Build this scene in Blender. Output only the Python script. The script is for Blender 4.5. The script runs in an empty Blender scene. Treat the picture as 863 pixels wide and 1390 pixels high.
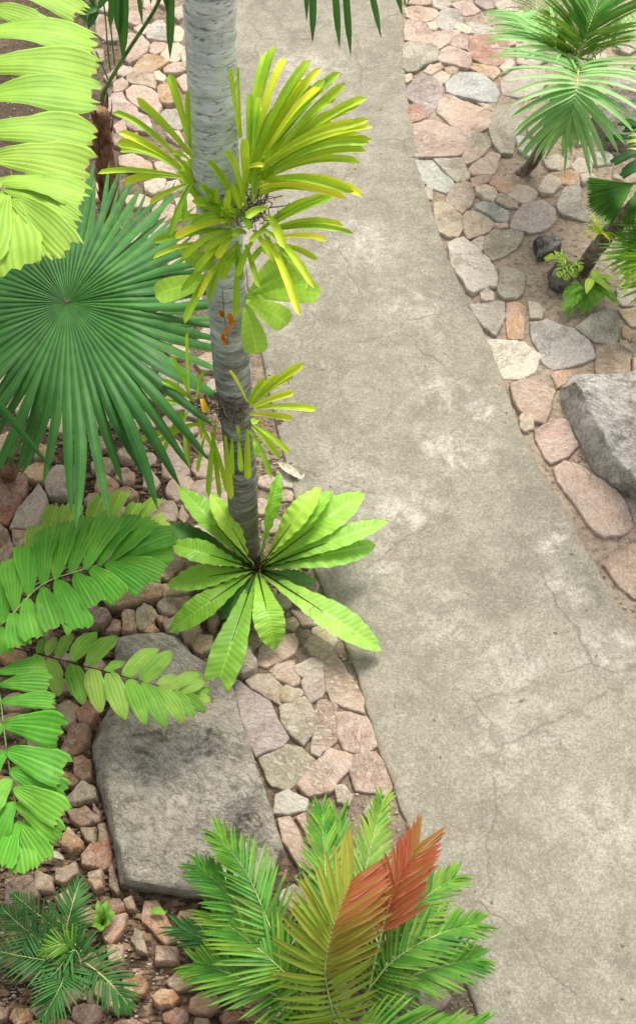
EXPO = 1.18
import bpy, math, random
from mathutils import Vector, noise
R = math.radians
rnd = random.Random(7)
# ------------------------------------------------------------------ camera model (metres)
CH, PITCH, FPX, CX, CY = 6.5, R(53.3), 1632.0, 431.5, 695.0
SP, CP = math.sin(PITCH), math.cos(PITCH)
CAM = Vector((0, 0, CH))
def ray(x, y):
    a, b = x - CX, CY - y
    return Vector((a, CP*FPX + SP*b, -SP*FPX + CP*b))
def P(x, y, z=0.0):                      # world point seen at photo position x,y at height z
    d = ray(x, y); return CAM + d*((CH - z)/-d.z)
def PY(x, y, Y):                         # ... at world depth Y
    d = ray(x, y); return CAM + d*(Y/d.y)
def mpp(p):                              # metres per photo pixel at a point
    v = Vector(p) - CAM
    return v.dot(Vector((0, CP, -SP)))/FPX
def unproj(p):
    v = Vector(p) - CAM
    d = v.dot(Vector((0, CP, -SP)))
    return CX + FPX*v.x/d, CY - FPX*v.dot(Vector((0, SP, CP)))/d

sc = bpy.context.scene
COL = bpy.data.collections.new('garden'); sc.collection.children.link(COL)

# ------------------------------------------------------------------ node helpers
def new_mat(name):
    m = bpy.data.materials.new(name); m.use_nodes = True
    nt = m.node_tree; nt.nodes.clear()
    return m, nt
class G:
    def __init__(s, nt): s.nt = nt
    def n(s, t, **k):
        nd = s.nt.nodes.new(t)
        ins = k.pop('i', {})
        for a, v in k.items(): setattr(nd, a, v)
        for a, v in ins.items():
            sock = nd.inputs[a]
            if hasattr(v, 'is_output') or isinstance(v, bpy.types.NodeSocket): s.nt.links.new(v, sock)
            else: sock.default_value = v
        return nd
    def noise(s, vec, scale, detail=6, rough=.6, dist=0.0):
        return s.n('ShaderNodeTexNoise', i={'Vector': vec, 'Scale': scale, 'Detail': detail, 'Roughness': rough, 'Distortion': dist}).outputs['Fac']
    def ramp(s, fac, stops, interp='LINEAR'):
        nd = s.n('ShaderNodeValToRGB', i={'Fac': fac}); r = nd.color_ramp; r.interpolation = interp
        while len(r.elements) > 1: r.elements.remove(r.elements[-1])
        for k, (p, c) in enumerate(stops):
            e = r.elements[0] if k == 0 else r.elements.new(p)
            e.position = p
            if not hasattr(c, '__len__'): c = (c, c, c)
            e.color = (*c[:3], 1)
        return nd.outputs['Color']
    def mix(s, f, a, b, mode='MIX'):
        nd = s.n('ShaderNodeMix', data_type='RGBA', blend_type=mode)
        for k, v in ((0, f), (6, a), (7, b)):
            if isinstance(v, bpy.types.NodeSocket): s.nt.links.new(v, nd.inputs[k])
            else: nd.inputs[k].default_value = v if k == 0 else (*v[:3], 1)
        return nd.outputs[2]
    def math(s, op, a, b=0.0, c=0.0):
        nd = s.n('ShaderNodeMath', operation=op)
        for k, v in enumerate((a, b, c)):
            if isinstance(v, bpy.types.NodeSocket): s.nt.links.new(v, nd.inputs[k])
            else: nd.inputs[k].default_value = v
        return nd.outputs[0]
    def vmath(s, op, a, b=(0, 0, 0)):
        nd = s.n('ShaderNodeVectorMath', operation=op)
        for k, v in enumerate((a, b)):
            if isinstance(v, bpy.types.NodeSocket): s.nt.links.new(v, nd.inputs[k])
            else: nd.inputs[k].default_value = v
        return nd.outputs['Value'] if op in ('LENGTH', 'DISTANCE', 'DOT_PRODUCT') else nd.outputs[0]
    def bump(s, h, dist=.01, strength=1.0, nrm=None):
        i = {'Height': h, 'Distance': dist, 'Strength': strength}
        if nrm is not None: i['Normal'] = nrm
        return s.n('ShaderNodeBump', i=i).outputs[0]
    def out(s, shader): s.n('ShaderNodeOutputMaterial', i={'Surface': shader})
    def pbsdf(s, col, rough=.8, nrm=None, spec=.3):
        i = {'Base Color': col, 'Roughness': rough, 'Specular IOR Level': spec}
        if nrm is not None: i['Normal'] = nrm
        return s.n('ShaderNodeBsdfPrincipled', i=i).outputs[0]
def geo_pos(g): return g.n('ShaderNodeNewGeometry').outputs['Position']

def mat_concrete():
    m, nt = new_mat('concrete'); g = G(nt); p = geo_pos(g)
    big = g.noise(p, .9, 5, .6, .6); mid = g.noise(p, 7.5, 9, .78, .5); fine = g.noise(p, 60, 4, .8); grit = g.noise(p, 170, 2, .6)
    col = g.ramp(big, [(.3, (.185, .168, .125)), (.5, (.225, .205, .155)), (.72, (.270, .248, .190))])
    col = g.mix(g.ramp(mid, [(.44, 0), (.62, .6)]), col, (.350, .318, .243))
    col = g.mix(g.ramp(g.noise(p, 3.0, 10, .80, .8), [(.47, 0), (.62, .6)]), col, (.130, .118, .086))
    # irregular pale lime stains that belong to the slab
    spots = [(560,415,.32,.5),(620,610,.34,.8),(545,690,.36,.7),(600,530,.25,.6),(790,700,.3,.3),(655,560,.16,.9),(750,745,.16,.9),(760,800,.2,.5),(470,640,.3,.5),(390,420,.3,.5),
             (420,100,.5,.6),(490,330,.4,.6),(700,1010,.45,.4),(820,1120,.4,.4),(600,840,.35,.35),(840,880,.3,.6),(700,900,.3,.5),(520,760,.3,.5)]
    wob = g.vmath('ADD', p, g.vmath('MULTIPLY', g.vmath('SUBTRACT', g.n('ShaderNodeTexNoise', i={'Vector': p, 'Scale': 4.5, 'Detail': 9., 'Roughness': .7}).outputs['Color'], (.5, .5, .5)), (.9, .9, 0.)))
    acc = None
    for (x, y, r, s) in spots:
        q = P(x, y, .03)
        d = g.vmath('DISTANCE', wob, tuple(q))
        f = g.n('ShaderNodeMapRange', interpolation_type='SMOOTHSTEP', i={'Value': d, 'From Min': 0., 'From Max': r, 'To Min': s, 'To Max': 0.}).outputs[0]
        acc = f if acc is None else g.math('MAXIMUM', acc, f)
    lime = g.math('MULTIPLY', acc, g.ramp(mid, [(.40, .1), (.58, 1)]))
    col = g.mix(lime, col, (.54, .50, .42))
    # grit: pale and dark grains
    vor = g.n('ShaderNodeTexVoronoi', i={'Vector': p, 'Scale': 150., 'Randomness': 1.}).outputs['Color']
    vr = g.math('FRACT', g.math('MULTIPLY', g.n('ShaderNodeSeparateColor', i={'Color': vor}).outputs[0], 7.13))
    col = g.mix(g.ramp(vr, [(.0, .45), (.14, 0)]), col, (.10, .095, .08))
    col = g.mix(g.ramp(vr, [(.88, 0), (1., .32)]), col, (.50, .47, .40))
    col = g.mix(g.ramp(fine, [(.36, .7), (.5, 0)]), col, (.15, .135, .10))
    col = g.mix(g.ramp(fine, [(.52, 0), (.7, .3)]), col, (.50, .47, .39))
    ed = g.n('ShaderNodeAttribute', attribute_type='GEOMETRY', attribute_name='tint').outputs['Fac']
    edn = g.math('SUBTRACT', ed, g.math('MULTIPLY', g.math('SUBTRACT', g.noise(p, 9, 8, .78), .5), .30))
    dirt = g.n('ShaderNodeMapRange', interpolation_type='SMOOTHSTEP', i={'Value': edn, 'From Min': -.04, 'From Max': .035, 'To Min': .45, 'To Max': 0.}).outputs[0]
    col = g.mix(dirt, col, (.30, .22, .15))
    # fine cracks
    wp = g.vmath('ADD', p, g.vmath('MULTIPLY', g.n('ShaderNodeTexNoise', i={'Vector': p, 'Scale': 5., 'Detail': 6}).outputs['Color'], (.22, .22, .0)))
    cr = g.n('ShaderNodeTexVoronoi', feature='DISTANCE_TO_EDGE', i={'Vector': wp, 'Scale': .75}).outputs['Distance']
    ck = g.math('MULTIPLY', g.ramp(cr, [(0., 1), (.006, 0)]), g.ramp(g.noise(p, 1.3, 2), [(.44, 0), (.56, .6)]))
    col = g.mix(ck, col, (.12, .10, .075))
    h = g.math('ADD', g.math('MULTIPLY', fine, .5), g.math('ADD', g.math('MULTIPLY', grit, .25), g.math('MULTIPLY', mid, 1.2)))
    h = g.math('SUBTRACT', h, ck)
    g.out(g.pbsdf(col, .92, g.bump(h, .006, .7), .15)); return m

def mat_soil():
    m, nt = new_mat('soil'); g = G(nt); p = geo_pos(g)
    x = g.n('ShaderNodeSeparateXYZ', i={'Vector': p})
    n1 = g.noise(p, 2.5, 7, .65, .3); n2 = g.noise(p, 22, 8, .75); n3 = g.noise(p, 90, 4, .8)
    sand = g.ramp(n1, [(.3, (.31, .235, .165)), (.55, (.40, .315, .23)), (.75, (.48, .39, .295))])
    dark = g.ramp(n1, [(.3, (.060, .038, .026)), (.55, (.105, .070, .047)), (.75, (.19, .14, .095))])
    # sandy mortar right of the path and by its left edge, humus under the left plants
    v = g.math('ADD', x.outputs['X'], g.math('MULTIPLY', g.math('SUBTRACT', x.outputs['Y'], 4.6), .22))
    v = g.math('ADD', v, g.math('MULTIPLY', g.math('SUBTRACT', n1, .5), 1.1))
    f = g.n('ShaderNodeMapRange', i={'Value': v, 'From Min': -1.05, 'From Max': .5}).outputs[0]
    col = g.mix(f, dark, sand)
    col = g.mix(g.ramp(n2, [(.36, .7), (.52, 0)]), col, (.045, .03, .02))
    col = g.mix(g.ramp(n2, [(.56, 0), (.76, .55)]), col, (.46, .37, .27))
    col = g.mix(g.ramp(n3, [(.55, 0), (.72, .6)]), col, (.5, .43, .34))
    h = g.math('ADD', g.math('MULTIPLY', n2, 2.2), n3)
    g.out(g.pbsdf(col, .95, g.bump(h, .012, .9), .1)); return m

def mat_stone(name='stone', boulder=False, dark=.8):
    m, nt = new_mat(name); g = G(nt)
    oi = g.n('ShaderNodeObjectInfo'); p0 = geo_pos(g)
    off = g.vmath('MULTIPLY', g.n('ShaderNodeCombineXYZ', i={'X': oi.outputs['Random'], 'Y': oi.outputs['Random'], 'Z': oi.outputs['Random']}).outputs[0], (37., 91., 13.))
    p = g.vmath('ADD', p0, off)
    # strata direction differs from stone to stone
    rot = g.n('ShaderNodeVectorRotate', rotation_type='Z_AXIS', i={'Vector': p, 'Angle': g.math('MULTIPLY', oi.outputs['Random'], 6.28)}).outputs[0]
    strat = g.vmath('MULTIPLY', rot, (1., 2.4 if not boulder else 1.7, 1.))
    n1 = g.noise(p, 5.5 if not boulder else 2.2, 7, .65, .5); n2 = g.noise(strat, 17 if not boulder else 9, 9, .76, 1.0); n3 = g.noise(p, 75, 5, .8)
    n4 = g.noise(p, 9, 8, .7, .3)
    base = oi.outputs['Color']
    lt = g.mix(.55, base, (.70, .64, .55)); dk = g.mix(.5, base, (.12, .105, .085), 'MULTIPLY'); dk = g.mix(.40, base, dk)
    col = g.mix(g.ramp(n1, [(.38, .0), (.60, .85)]), base, lt)
    col = g.mix(g.ramp(n2, [(.40, .9 if not boulder else .6), (.54, 0)]), col, dk)
    col = g.mix(g.ramp(n2, [(.58, 0), (.70, .6)]), col, (.68, .64, .58))
    col = g.mix(g.ramp(n4, [(.54, 0), (.68, .6)]), col, (.36, .25, .14) if not boulder else (.20, .17, .07))
    if boulder:
        col = g.mix(g.ramp(g.noise(p, 4.1, 9, .8, .2), [(.49, 0), (.58, .8)]), col, (.43, .39, .32))
        col = g.mix(g.ramp(g.noise(p, 2.9, 9, .8, .4), [(.53, 0), (.64, dark)]), col, (.055, .052, .045))
        col = g.mix(g.ramp(g.noise(p, 26, 6, .8), [(.54, 0), (.66, dark*.6)]), col, (.08, .075, .06))
    col = g.mix(g.ramp(n3, [(.36, .45), (.48, 0)]), col, (.10, .085, .065))
    col = g.mix(g.ramp(n3, [(.55, 0), (.68, .5)]), col, (.76, .72, .65))
    if boulder:
        rid = g.math('ABSOLUTE', g.math('SUBTRACT', g.noise(g.vmath('MULTIPLY', g.n('ShaderNodeVectorRotate', rotation_type='Z_AXIS', i={'Vector': p0, 'Angle': .7}).outputs[0], (1., 3.5, 1.)), 4.5, 8, .7, .6), .5))
        col = g.mix(g.ramp(rid, [(0., .55), (.03, 0)]), col, (.09, .08, .065))
    ridged = g.math('ABSOLUTE', g.math('SUBTRACT', n2, .5))
    crack = g.ramp(ridged, [(0., 0), (.018, 1)])
    ckm = g.ramp(g.noise(p, 3.3, 3), [(.5, 0), (.6, .6)])
    cf = g.math('MULTIPLY', g.math('SUBTRACT', 1., crack), ckm)
    col = g.mix(cf, col, (.09, .07, .05))
    h = g.math('ADD', g.math('MULTIPLY', n2, 1.6), g.math('ADD', g.math('MULTIPLY', n3, .35), n4))
    h = g.math('SUBTRACT', h, g.math('MULTIPLY', cf, .5))
    g.out(g.pbsdf(col, .88, g.bump(h, .020 if not boulder else .040, .95), .2)); return m

def mat_leaf(name, c1, c2, c3, veins=10., vein_bump=.5, rough=.52, trans=.28, crossv=False, spots=0.0, brown=(.22, .09, .035), vein_col=None):
    """c1 dark, c2 light, c3 the colour of the 'tint' attribute (young, yellow or red tissue)"""
    m, nt = new_mat(name); g = G(nt)
    uv = g.n('ShaderNodeUVMap', uv_map='uv').outputs[0]; u = g.n('ShaderNodeSeparateXYZ', i={'Vector': uv})
    p = geo_pos(g)
    at = g.n('ShaderNodeAttribute', attribute_type='GEOMETRY', attribute_name='tint').outputs['Fac']
    lr = g.n('ShaderNodeAttribute', attribute_type='GEOMETRY', attribute_name='leafrand').outputs['Fac']
    n1 = g.noise(p, 9, 5, .6); 
    f = g.math('ADD', g.math('MULTIPLY', n1, .9), g.math('MULTIPLY', lr, .55))
    col = g.mix(g.ramp(f, [(.45, 0), (1.05, 1)]), c1, c2)
    if True:
        tipn = g.math('ADD', u.outputs['Y'], g.math('MULTIPLY', g.math('SUBTRACT', g.noise(p, 23, 5, .7), .5), .30))
        tipb = g.ramp(g.math('MULTIPLY', tipn, .5), [(.485, 0), (.52, .8)])
    tn = g.math('ADD', at, g.math('MULTIPLY', g.math('SUBTRACT', n1, .5), .35))
    col = g.mix(g.n('ShaderNodeMapRange', i={'Value': tn, 'From Min': .04, 'From Max': 1.}).outputs[0], col, c3)
    ax = g.math('ABSOLUTE', g.math('SUBTRACT', u.outputs['X'], .5))
    if crossv:   # side veins leaving the midrib
        ph = g.math('MULTIPLY', g.math('SUBTRACT', u.outputs['Y'], g.math('MULTIPLY', ax, .12)), veins*6.28)
    else:
        ph = g.math('MULTIPLY', u.outputs['X'], veins*6.28)
    w = g.math('SINE', ph); w2 = g.math('MULTIPLY', g.math('ADD', w, 1.), .5)
    vc = vein_col or tuple(min(1, c*1.45 + .01) for c in c2)
    col = g.mix(g.ramp(w2, [(.72, 0), (1., .17 if not crossv else .09)]), col, vc)
    col = g.mix(g.ramp(w2, [(0., .22 if not crossv else .12), (.3, 0)]), col, tuple(c*.55 for c in c1))
    col = g.mix(g.ramp(ax, [(0., .6), (.045, 0)]), col, vc)
    if spots > 0:
        sp = g.noise(p, 17, 6, .75, .4)
        col = g.mix(g.ramp(sp, [(.66 - spots*.1, 0), (.70 - spots*.08, .9)]), col, brown)
        col = g.mix(g.ramp(g.noise(p, 7, 4, .6), [(.55, 0), (.75, .55)]), col, c3)
    col = g.mix(tipb, col, (.30, .19, .07))
    col = g.mix(g.ramp(g.noise(p, 48, 3, .6), [(.68, 0), (.74, .6)]), col, tuple(c*.45 for c in c1))
    h = g.math('ADD', g.math('MULTIPLY', w2, vein_bump), g.math('MULTIPLY', n1, .8))
    nr = g.bump(h, .004, .8)
    b = g.pbsdf(col, rough, nr, .26)
    t = g.n('ShaderNodeBsdfTranslucent', i={'Color': g.mix(.35, col, c3), 'Normal': nr}).outputs[0]
    ms = g.n('ShaderNodeMixShader', i={0: trans}); nt.links.new(b, ms.inputs[1]); nt.links.new(t, ms.inputs[2])
    g.out(ms.outputs[0]); return m

def mat_trunk():
    m, nt = new_mat('palm_bark'); g = G(nt); p = geo_pos(g); s = g.n('ShaderNodeSeparateXYZ', i={'Vector': p})
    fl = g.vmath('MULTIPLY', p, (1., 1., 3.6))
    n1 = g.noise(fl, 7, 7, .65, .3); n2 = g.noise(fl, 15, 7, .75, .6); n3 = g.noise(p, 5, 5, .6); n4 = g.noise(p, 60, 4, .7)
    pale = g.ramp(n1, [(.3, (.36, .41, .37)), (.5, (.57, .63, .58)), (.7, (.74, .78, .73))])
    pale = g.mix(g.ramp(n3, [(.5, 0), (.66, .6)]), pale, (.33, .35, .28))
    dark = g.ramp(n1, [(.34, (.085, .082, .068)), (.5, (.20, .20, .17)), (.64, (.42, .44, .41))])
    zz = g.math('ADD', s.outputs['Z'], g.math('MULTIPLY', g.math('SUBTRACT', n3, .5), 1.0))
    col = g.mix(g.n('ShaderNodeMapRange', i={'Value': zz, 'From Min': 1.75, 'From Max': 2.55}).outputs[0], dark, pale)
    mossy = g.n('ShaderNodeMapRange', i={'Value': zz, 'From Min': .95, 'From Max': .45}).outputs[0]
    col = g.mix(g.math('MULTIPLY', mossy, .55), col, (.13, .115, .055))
    ringw = g.math('SINE', g.math('MULTIPLY', g.math('ADD', s.outputs['Z'], g.math('MULTIPLY', n3, .085)), 6.2832/.075))
    ring = g.ramp(ringw, [(.80, 0), (1., .32)])
    col = g.mix(g.math('MULTIPLY', ring, g.ramp(n2, [(.4, .1), (.6, 1)])), col, (.10, .09, .075))
    col = g.mix(g.ramp(n2, [(.565, 0), (.60, .85)]), col, (.17, .15, .11))
    col = g.mix(g.ramp(n4, [(.6, 0), (.75, .5)]), col, (.12, .11, .09))
    h = g.math('SUBTRACT', g.math('ADD', n1, g.math('MULTIPLY', n4, .4)), g.math('MULTIPLY', ring, .7))
    g.out(g.pbsdf(col, .85, g.bump(h, .012, .8), .2)); return m

def mat_fibre(name, a, b, stretch=(1, 1, .12), sc_=60, rings=0.0):
    m, nt = new_mat(name); g = G(nt); p = geo_pos(g)
    n1 = g.noise(g.vmath('MULTIPLY', p, stretch), sc_, 6, .7); n2 = g.noise(p, 9, 5, .6)
    col = g.mix(g.ramp(n1, [(.35, 0), (.65, 1)]), a, b)
    col = g.mix(g.ramp(n2, [(.4, .6), (.6, 0)]), col, tuple(c*.35 for c in a))
    g.out(g.pbsdf(col, .9, g.bump(n1, .012, .9), .1)); return m

# ------------------------------------------------------------------ object helpers
def tag(o, label=None, cat=None, group=None, kind=None):
    if label: o['label'] = label
    if cat: o['category'] = cat
    if group: o['group'] = group
    if kind: o['kind'] = kind
    return o
def empty(name, loc, label, cat, group=None):
    o = bpy.data.objects.new(name, None); COL.objects.link(o); o.location = loc
    o.empty_display_size = .1
    return tag(o, label, cat, group)
class MB:
    def __init__(s): s.v = []; s.f = []; s.uv = []; s.t = []; s.r = []
    def add(s, p, uv=(0, 0), t=0.0, r=0.0):
        s.v.append(tuple(p)); s.uv.append(uv); s.t.append(t); s.r.append(r); return len(s.v)-1
    def build(s, name, mat, parent=None, smooth=True, label=None):
        me = bpy.data.meshes.new(name)
        off = parent.matrix_basis.translation.copy() if parent and parent.type == 'EMPTY' else Vector((0, 0, 0))
        if parent and parent.type == 'MESH':
            off = Vector(parent.get('_o', (0, 0, 0)))
        vs = [tuple(Vector(p) - off) for p in s.v]
        me.from_pydata(vs, [], s.f); me.validate()
        uvl = me.uv_layers.new(name='uv')
        for l in me.loops: uvl.data[l.index].uv = s.uv[l.vertex_index]
        a = me.attributes.new('tint', 'FLOAT', 'POINT'); a.data.foreach_set('value', s.t)
        a = me.attributes.new('leafrand', 'FLOAT', 'POINT'); a.data.foreach_set('value', s.r)
        if smooth: me.polygons.foreach_set('use_smooth', [True]*len(me.polygons))
        me.materials.append(mat)
        o = bpy.data.objects.new(name, me); COL.objects.link(o)
        if parent: o.parent = parent
        o['_o'] = tuple(off)
        if label: o['label'] = label
        return o
def bez(pts, t):
    pts = [Vector(p) for p in pts]
    if len(pts) == 2: return pts[0].lerp(pts[1], t)
    if len(pts) == 3:
        return pts[0]*(1-t)**2 + pts[1]*2*t*(1-t) + pts[2]*t*t
    if len(pts) == 4:
        a = 1-t; return pts[0]*a**3 + pts[1]*3*a*a*t + pts[2]*3*a*t*t + pts[3]*t**3
def cr(pts, t):                           # Catmull-Rom through all points
    n = len(pts)-1; x = min(max(t, 0), .99999)*n; i = int(x); u = x-i
    g = lambda k: Vector(pts[min(max(k, 0), n)])
    p0, p1, p2, p3 = g(i-1), g(i), g(i+1), g(i+2)
    return .5*((2*p1) + (p2-p0)*u + (2*p0-5*p1+4*p2-p3)*u*u + (3*p1-p0-3*p2+p3)*u**3)
UP = Vector((0, 0, 1))
def strap_prof(t): return min(1, .42+.95*t) * (1 if t < .88 else max(.12, math.sqrt(max(0, 1-((t-.88)/.12)**2))))
def lance_prof(t): return (math.sin(math.pi*min(1, t*.92+.08)**.75))**.8 if t < 1 else 0.02
def blade_prof(t): return min(1, .35+4*t)*(1-t)**.45 if t < 1 else .02
def paddle_prof(t): return (.25+.75*math.sin(min(1, t/.72)*math.pi/2)**1.5) * (1 if t < .78 else math.sqrt(max(0, 1-((t-.78)/.22)**2)))
def nest_prof(t):
    a = .16+.84*min(1, t/.55)**1.1
    return a*(1 if t < .62 else max(0., 1-((t-.62)/.38)**1.9)**.8)
def ovate_prof(t): return max(.02, math.sin(math.pi*t**.85)**.75) if 0 < t < 1 else .04
def ribbon(mb, curve, w, prof, n_hint=UP, seg=8, cols=2, fold=.15, tint=0., tip_tint=0., wave=0., wf=5., jag=0., pleat=0., r=None, edge=0., curl=0., twist=0.):
    """a leaf blade along a curve of three or four points, folded along its midrib"""
    r = rnd.random() if r is None else r
    W = w/2; n_hint = Vector(n_hint); ph = rnd.random()*6.28
    jg = [1 - jag*rnd.random() for _ in range(cols+1)]
    rows = []
    fn = bez if len(curve) <= 4 else cr
    L = (Vector(curve[-1])-Vector(curve[0])).length
    for i in range(seg+1):
        t0 = i/seg; row = []
        pr = prof(t0)
        for j in range(cols+1):
            u = j/cols*2-1
            t = t0*(1-(1-jg[j])*t0**3) if jag else t0
            c = fn(curve, t); T = (fn(curve, min(1, t+.02)) - fn(curve, max(0, t-.02)))
            if T.length < 1e-9: T = Vector((0, 0, 1))
            T.normalize()
            S = T.cross(n_hint)
            if S.length < 1e-3: S = T.cross(Vector((0, 1, .3)))
            S.normalize(); N = S.cross(T).normalized()
            if twist:
                a = twist*t; S, N = S*math.cos(a)+N*math.sin(a), N*math.cos(a)-S*math.sin(a)
            e = 1+edge*(rnd.random()-.5)*2 if abs(u) > .99 else 1
            q = c + S*(u*W*pr*e) + N*(fold*abs(u)*W*pr*2 - curl*u*u*W*pr)
            if wave: q += N*(wave*abs(u)**1.5*math.sin(t*wf*6.28+ph+(1.3 if u > 0 else 0)))
            if pleat: q += N*(pleat*(1 if j % 2 else -1)*min(1, t*3))
            row.append(mb.add(q, ((u+1)/2, t0), tint + tip_tint*t0*t0 , r))
        rows.append(row)
    for a, b in zip(rows, rows[1:]):
        for j in range(cols):
            mb.f.append((a[j], a[j+1], b[j+1], b[j]))
def tube(mb, pts, rad, seg=10, n=8, tint=0., cap=True, bump=0.):
    """round bar through points; rad = number, list or function"""
    K = seg; prev = None; rings = []; ref = Vector((1, 0, 0))
    for i in range(K+1):
        t = i/K; c = cr(pts, t); T = (cr(pts, min(1, t+.01))-cr(pts, max(0, t-.01))).normalized()
        A = T.cross(ref)
        if A.length < .1: A = T.cross(Vector((0, 1, 0)))
        A.normalize(); B = T.cross(A).normalized(); ref = -B if False else ref
        r_ = rad(t) if callable(rad) else (rad[0]+(rad[1]-rad[0])*t if hasattr(rad, '__len__') else rad)
        ring = []
        for k in range(n):
            a = 6.28318*k/n
            d = A*math.cos(a)+B*math.sin(a)
            rr = r_*(1+bump*noise.noise((c+d*r_)*14))
            ring.append(mb.add(c+d*rr, (k/n, t), tint, .5))
        rings.append(ring)
    for a, b in zip(rings, rings[1:]):
        for k in range(n): mb.f.append((a[k], a[(k+1) % n], b[(k+1) % n], b[k]))
    if cap: mb.f.append(tuple(rings[-1])); mb.f.append(tuple(reversed(rings[0])))
# ------------------------------------------------------------------ world, sun, camera
w = bpy.data.worlds.new('World'); sc.world = w; w.use_nodes = True
nt = w.node_tree; nt.nodes.clear()
SUN_EL, SUN_AZ = 62., 20.
sky = nt.nodes.new('ShaderNodeTexSky'); sky.sky_type = 'NISHITA'; sky.sun_disc = False
sky.sun_elevation = R(SUN_EL); sky.sun_rotation = R(SUN_AZ); sky.dust_density = 4; sky.air_density = 1.0; sky.ozone_density = .3
bg = nt.nodes.new('ShaderNodeBackground'); bg.inputs[1].default_value = .12
hs = nt.nodes.new('ShaderNodeHueSaturation'); hs.inputs['Saturation'].default_value = .25
nt.links.new(sky.outputs[0], hs.inputs['Color']); nt.links.new(hs.outputs[0], bg.inputs[0])
wo = nt.nodes.new('ShaderNodeOutputWorld'); nt.links.new(bg.outputs[0], wo.inputs[0])
sl = bpy.data.lights.new('sun', 'SUN'); sl.energy = 1.5; sl.angle = R(20); sl.color = (1., .965, .90)
so = bpy.data.objects.new('sun', sl); COL.objects.link(so)
sd = Vector((math.sin(R(SUN_AZ))*math.cos(R(SUN_EL)), math.cos(R(SUN_AZ))*math.cos(R(SUN_EL)), math.sin(R(SUN_EL))))
so.rotation_euler = sd.to_track_quat('Z', 'Y').to_euler(); so.location = sd*20
cd = bpy.data.cameras.new('camera'); co = bpy.data.objects.new('camera', cd); COL.objects.link(co)
co.location = CAM; co.rotation_euler = (R(90)-PITCH, 0, 0)
cd.sensor_fit = 'VERTICAL'; cd.sensor_height = 24; cd.lens = 24*FPX/1390; cd.clip_start = .05; cd.clip_end = 2000
sc.camera = co
sc.view_settings.view_transform = 'Standard'; sc.view_settings.look = 'None'; sc.view_settings.gamma = 1
sc.view_settings.use_curve_mapping = False; sc.view_settings.exposure = EXPO

# ------------------------------------------------------------------ materials
M = dict(
 concrete=mat_concrete(), soil=mat_soil(), stone=mat_stone(), boulder=mat_stone('boulder', True), paleboulder=mat_stone('pale_boulder', True, .35), bark=mat_trunk(),
 brown=mat_fibre('brown_fibre', (.16, .075, .04), (.34, .20, .13)), darkbark=mat_fibre('dark_bark', (.10, .075, .055), (.30, .25, .20), (1, 1, 1), 30),
 roots=mat_fibre('roots', (.10, .065, .045), (.40, .33, .26), (1, 1, 1), 40),
 lime=mat_leaf('lime_leaf', (.20, .40, .035), (.34, .56, .07), (.50, .64, .10), veins=7, trans=.3),
 fan=mat_leaf('fan_leaf', (.017, .088, .014), (.048, .175, .027), (.20, .38, .07), veins=1, vein_bump=.2, rough=.48, trans=.2),
 jag=mat_leaf('jagged_leaf', (.055, .245, .016), (.11, .38, .028), (.30, .55, .06), veins=6, trans=.28, spots=.12, brown=(.34, .40, .06)),
 ovate=mat_leaf('ovate_leaf', (.09, .28, .02), (.19, .43, .045), (.50, .58, .13), veins=5, trans=.28, spots=.25, brown=(.50, .50, .16)),
 orchid=mat_leaf('strap_leaf', (.15, .38, .012), (.36, .60, .025), (.92, .86, .04), veins=1, vein_bump=.15, rough=.46, trans=.25),
 orange=mat_leaf('old_leaf', (.72, .42, .02), (.85, .55, .03), (.8, .5, .02), veins=1, trans=.25),
 nest=mat_leaf('nest_fern', (.12, .36, .018), (.24, .52, .04), (.42, .66, .10), veins=24, vein_bump=.35, rough=.36, trans=.3, crossv=True, spots=.06),
 nestspot=mat_leaf('nest_fern_worn', (.18, .44, .04), (.28, .56, .07), (.46, .66, .14), veins=24, vein_bump=.35, rough=.42, trans=.3, crossv=True, spots=.55, brown=(.20, .07, .03)),
 paddle=mat_leaf('paddle_leaf', (.22, .46, .03), (.36, .60, .06), (.52, .70, .10), veins=9, vein_bump=.2, trans=.3, crossv=True),
 feather=mat_leaf('feather_leaf', (.024, .135, .011), (.085, .285, .024), (.50, .52, .07), veins=1, trans=.25),
 redfeather=mat_leaf('young_red_leaf', (.15, .33, .022), (.34, .48, .045), (.36, .045, .035), veins=1, trans=.28),
 silver=mat_leaf('silver_feather', (.13, .36, .08), (.32, .58, .19), (.52, .70, .26), veins=1, rough=.42, trans=.25),
 darkleaf=mat_leaf('dark_leaf', (.013, .075, .013), (.04, .16, .028), (.12, .3, .05), veins=1, trans=.18),
 fern=mat_leaf('small_fern', (.09, .36, .02), (.22, .55, .06), (.6, .72, .12), veins=1, trans=.3),
 rib=mat_fibre('midrib_green', (.30, .42, .12), (.50, .58, .22)), ribdark=mat_fibre('midrib_dark', (.035, .02, .012), (.10, .06, .03)),
 ribyel=mat_fibre('midrib_yellow', (.50, .48, .16), (.68, .64, .28)),
 petiole=mat_fibre('petiole', (.10, .20, .05), (.20, .32, .09)),
 flower=mat_fibre('flower', (.80, .20, .01), (.90, .34, .02)), dry=mat_fibre('dry_leaf', (.42, .36, .24), (.66, .60, .46)),
 chips=mat_fibre('chips', (.28, .20, .14), (.52, .44, .36), (1, 1, 1), 12),
 litter=mat_fibre('litter', (.10, .06, .035), (.34, .24, .15), (1, 1, 1), 14),
)

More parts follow.
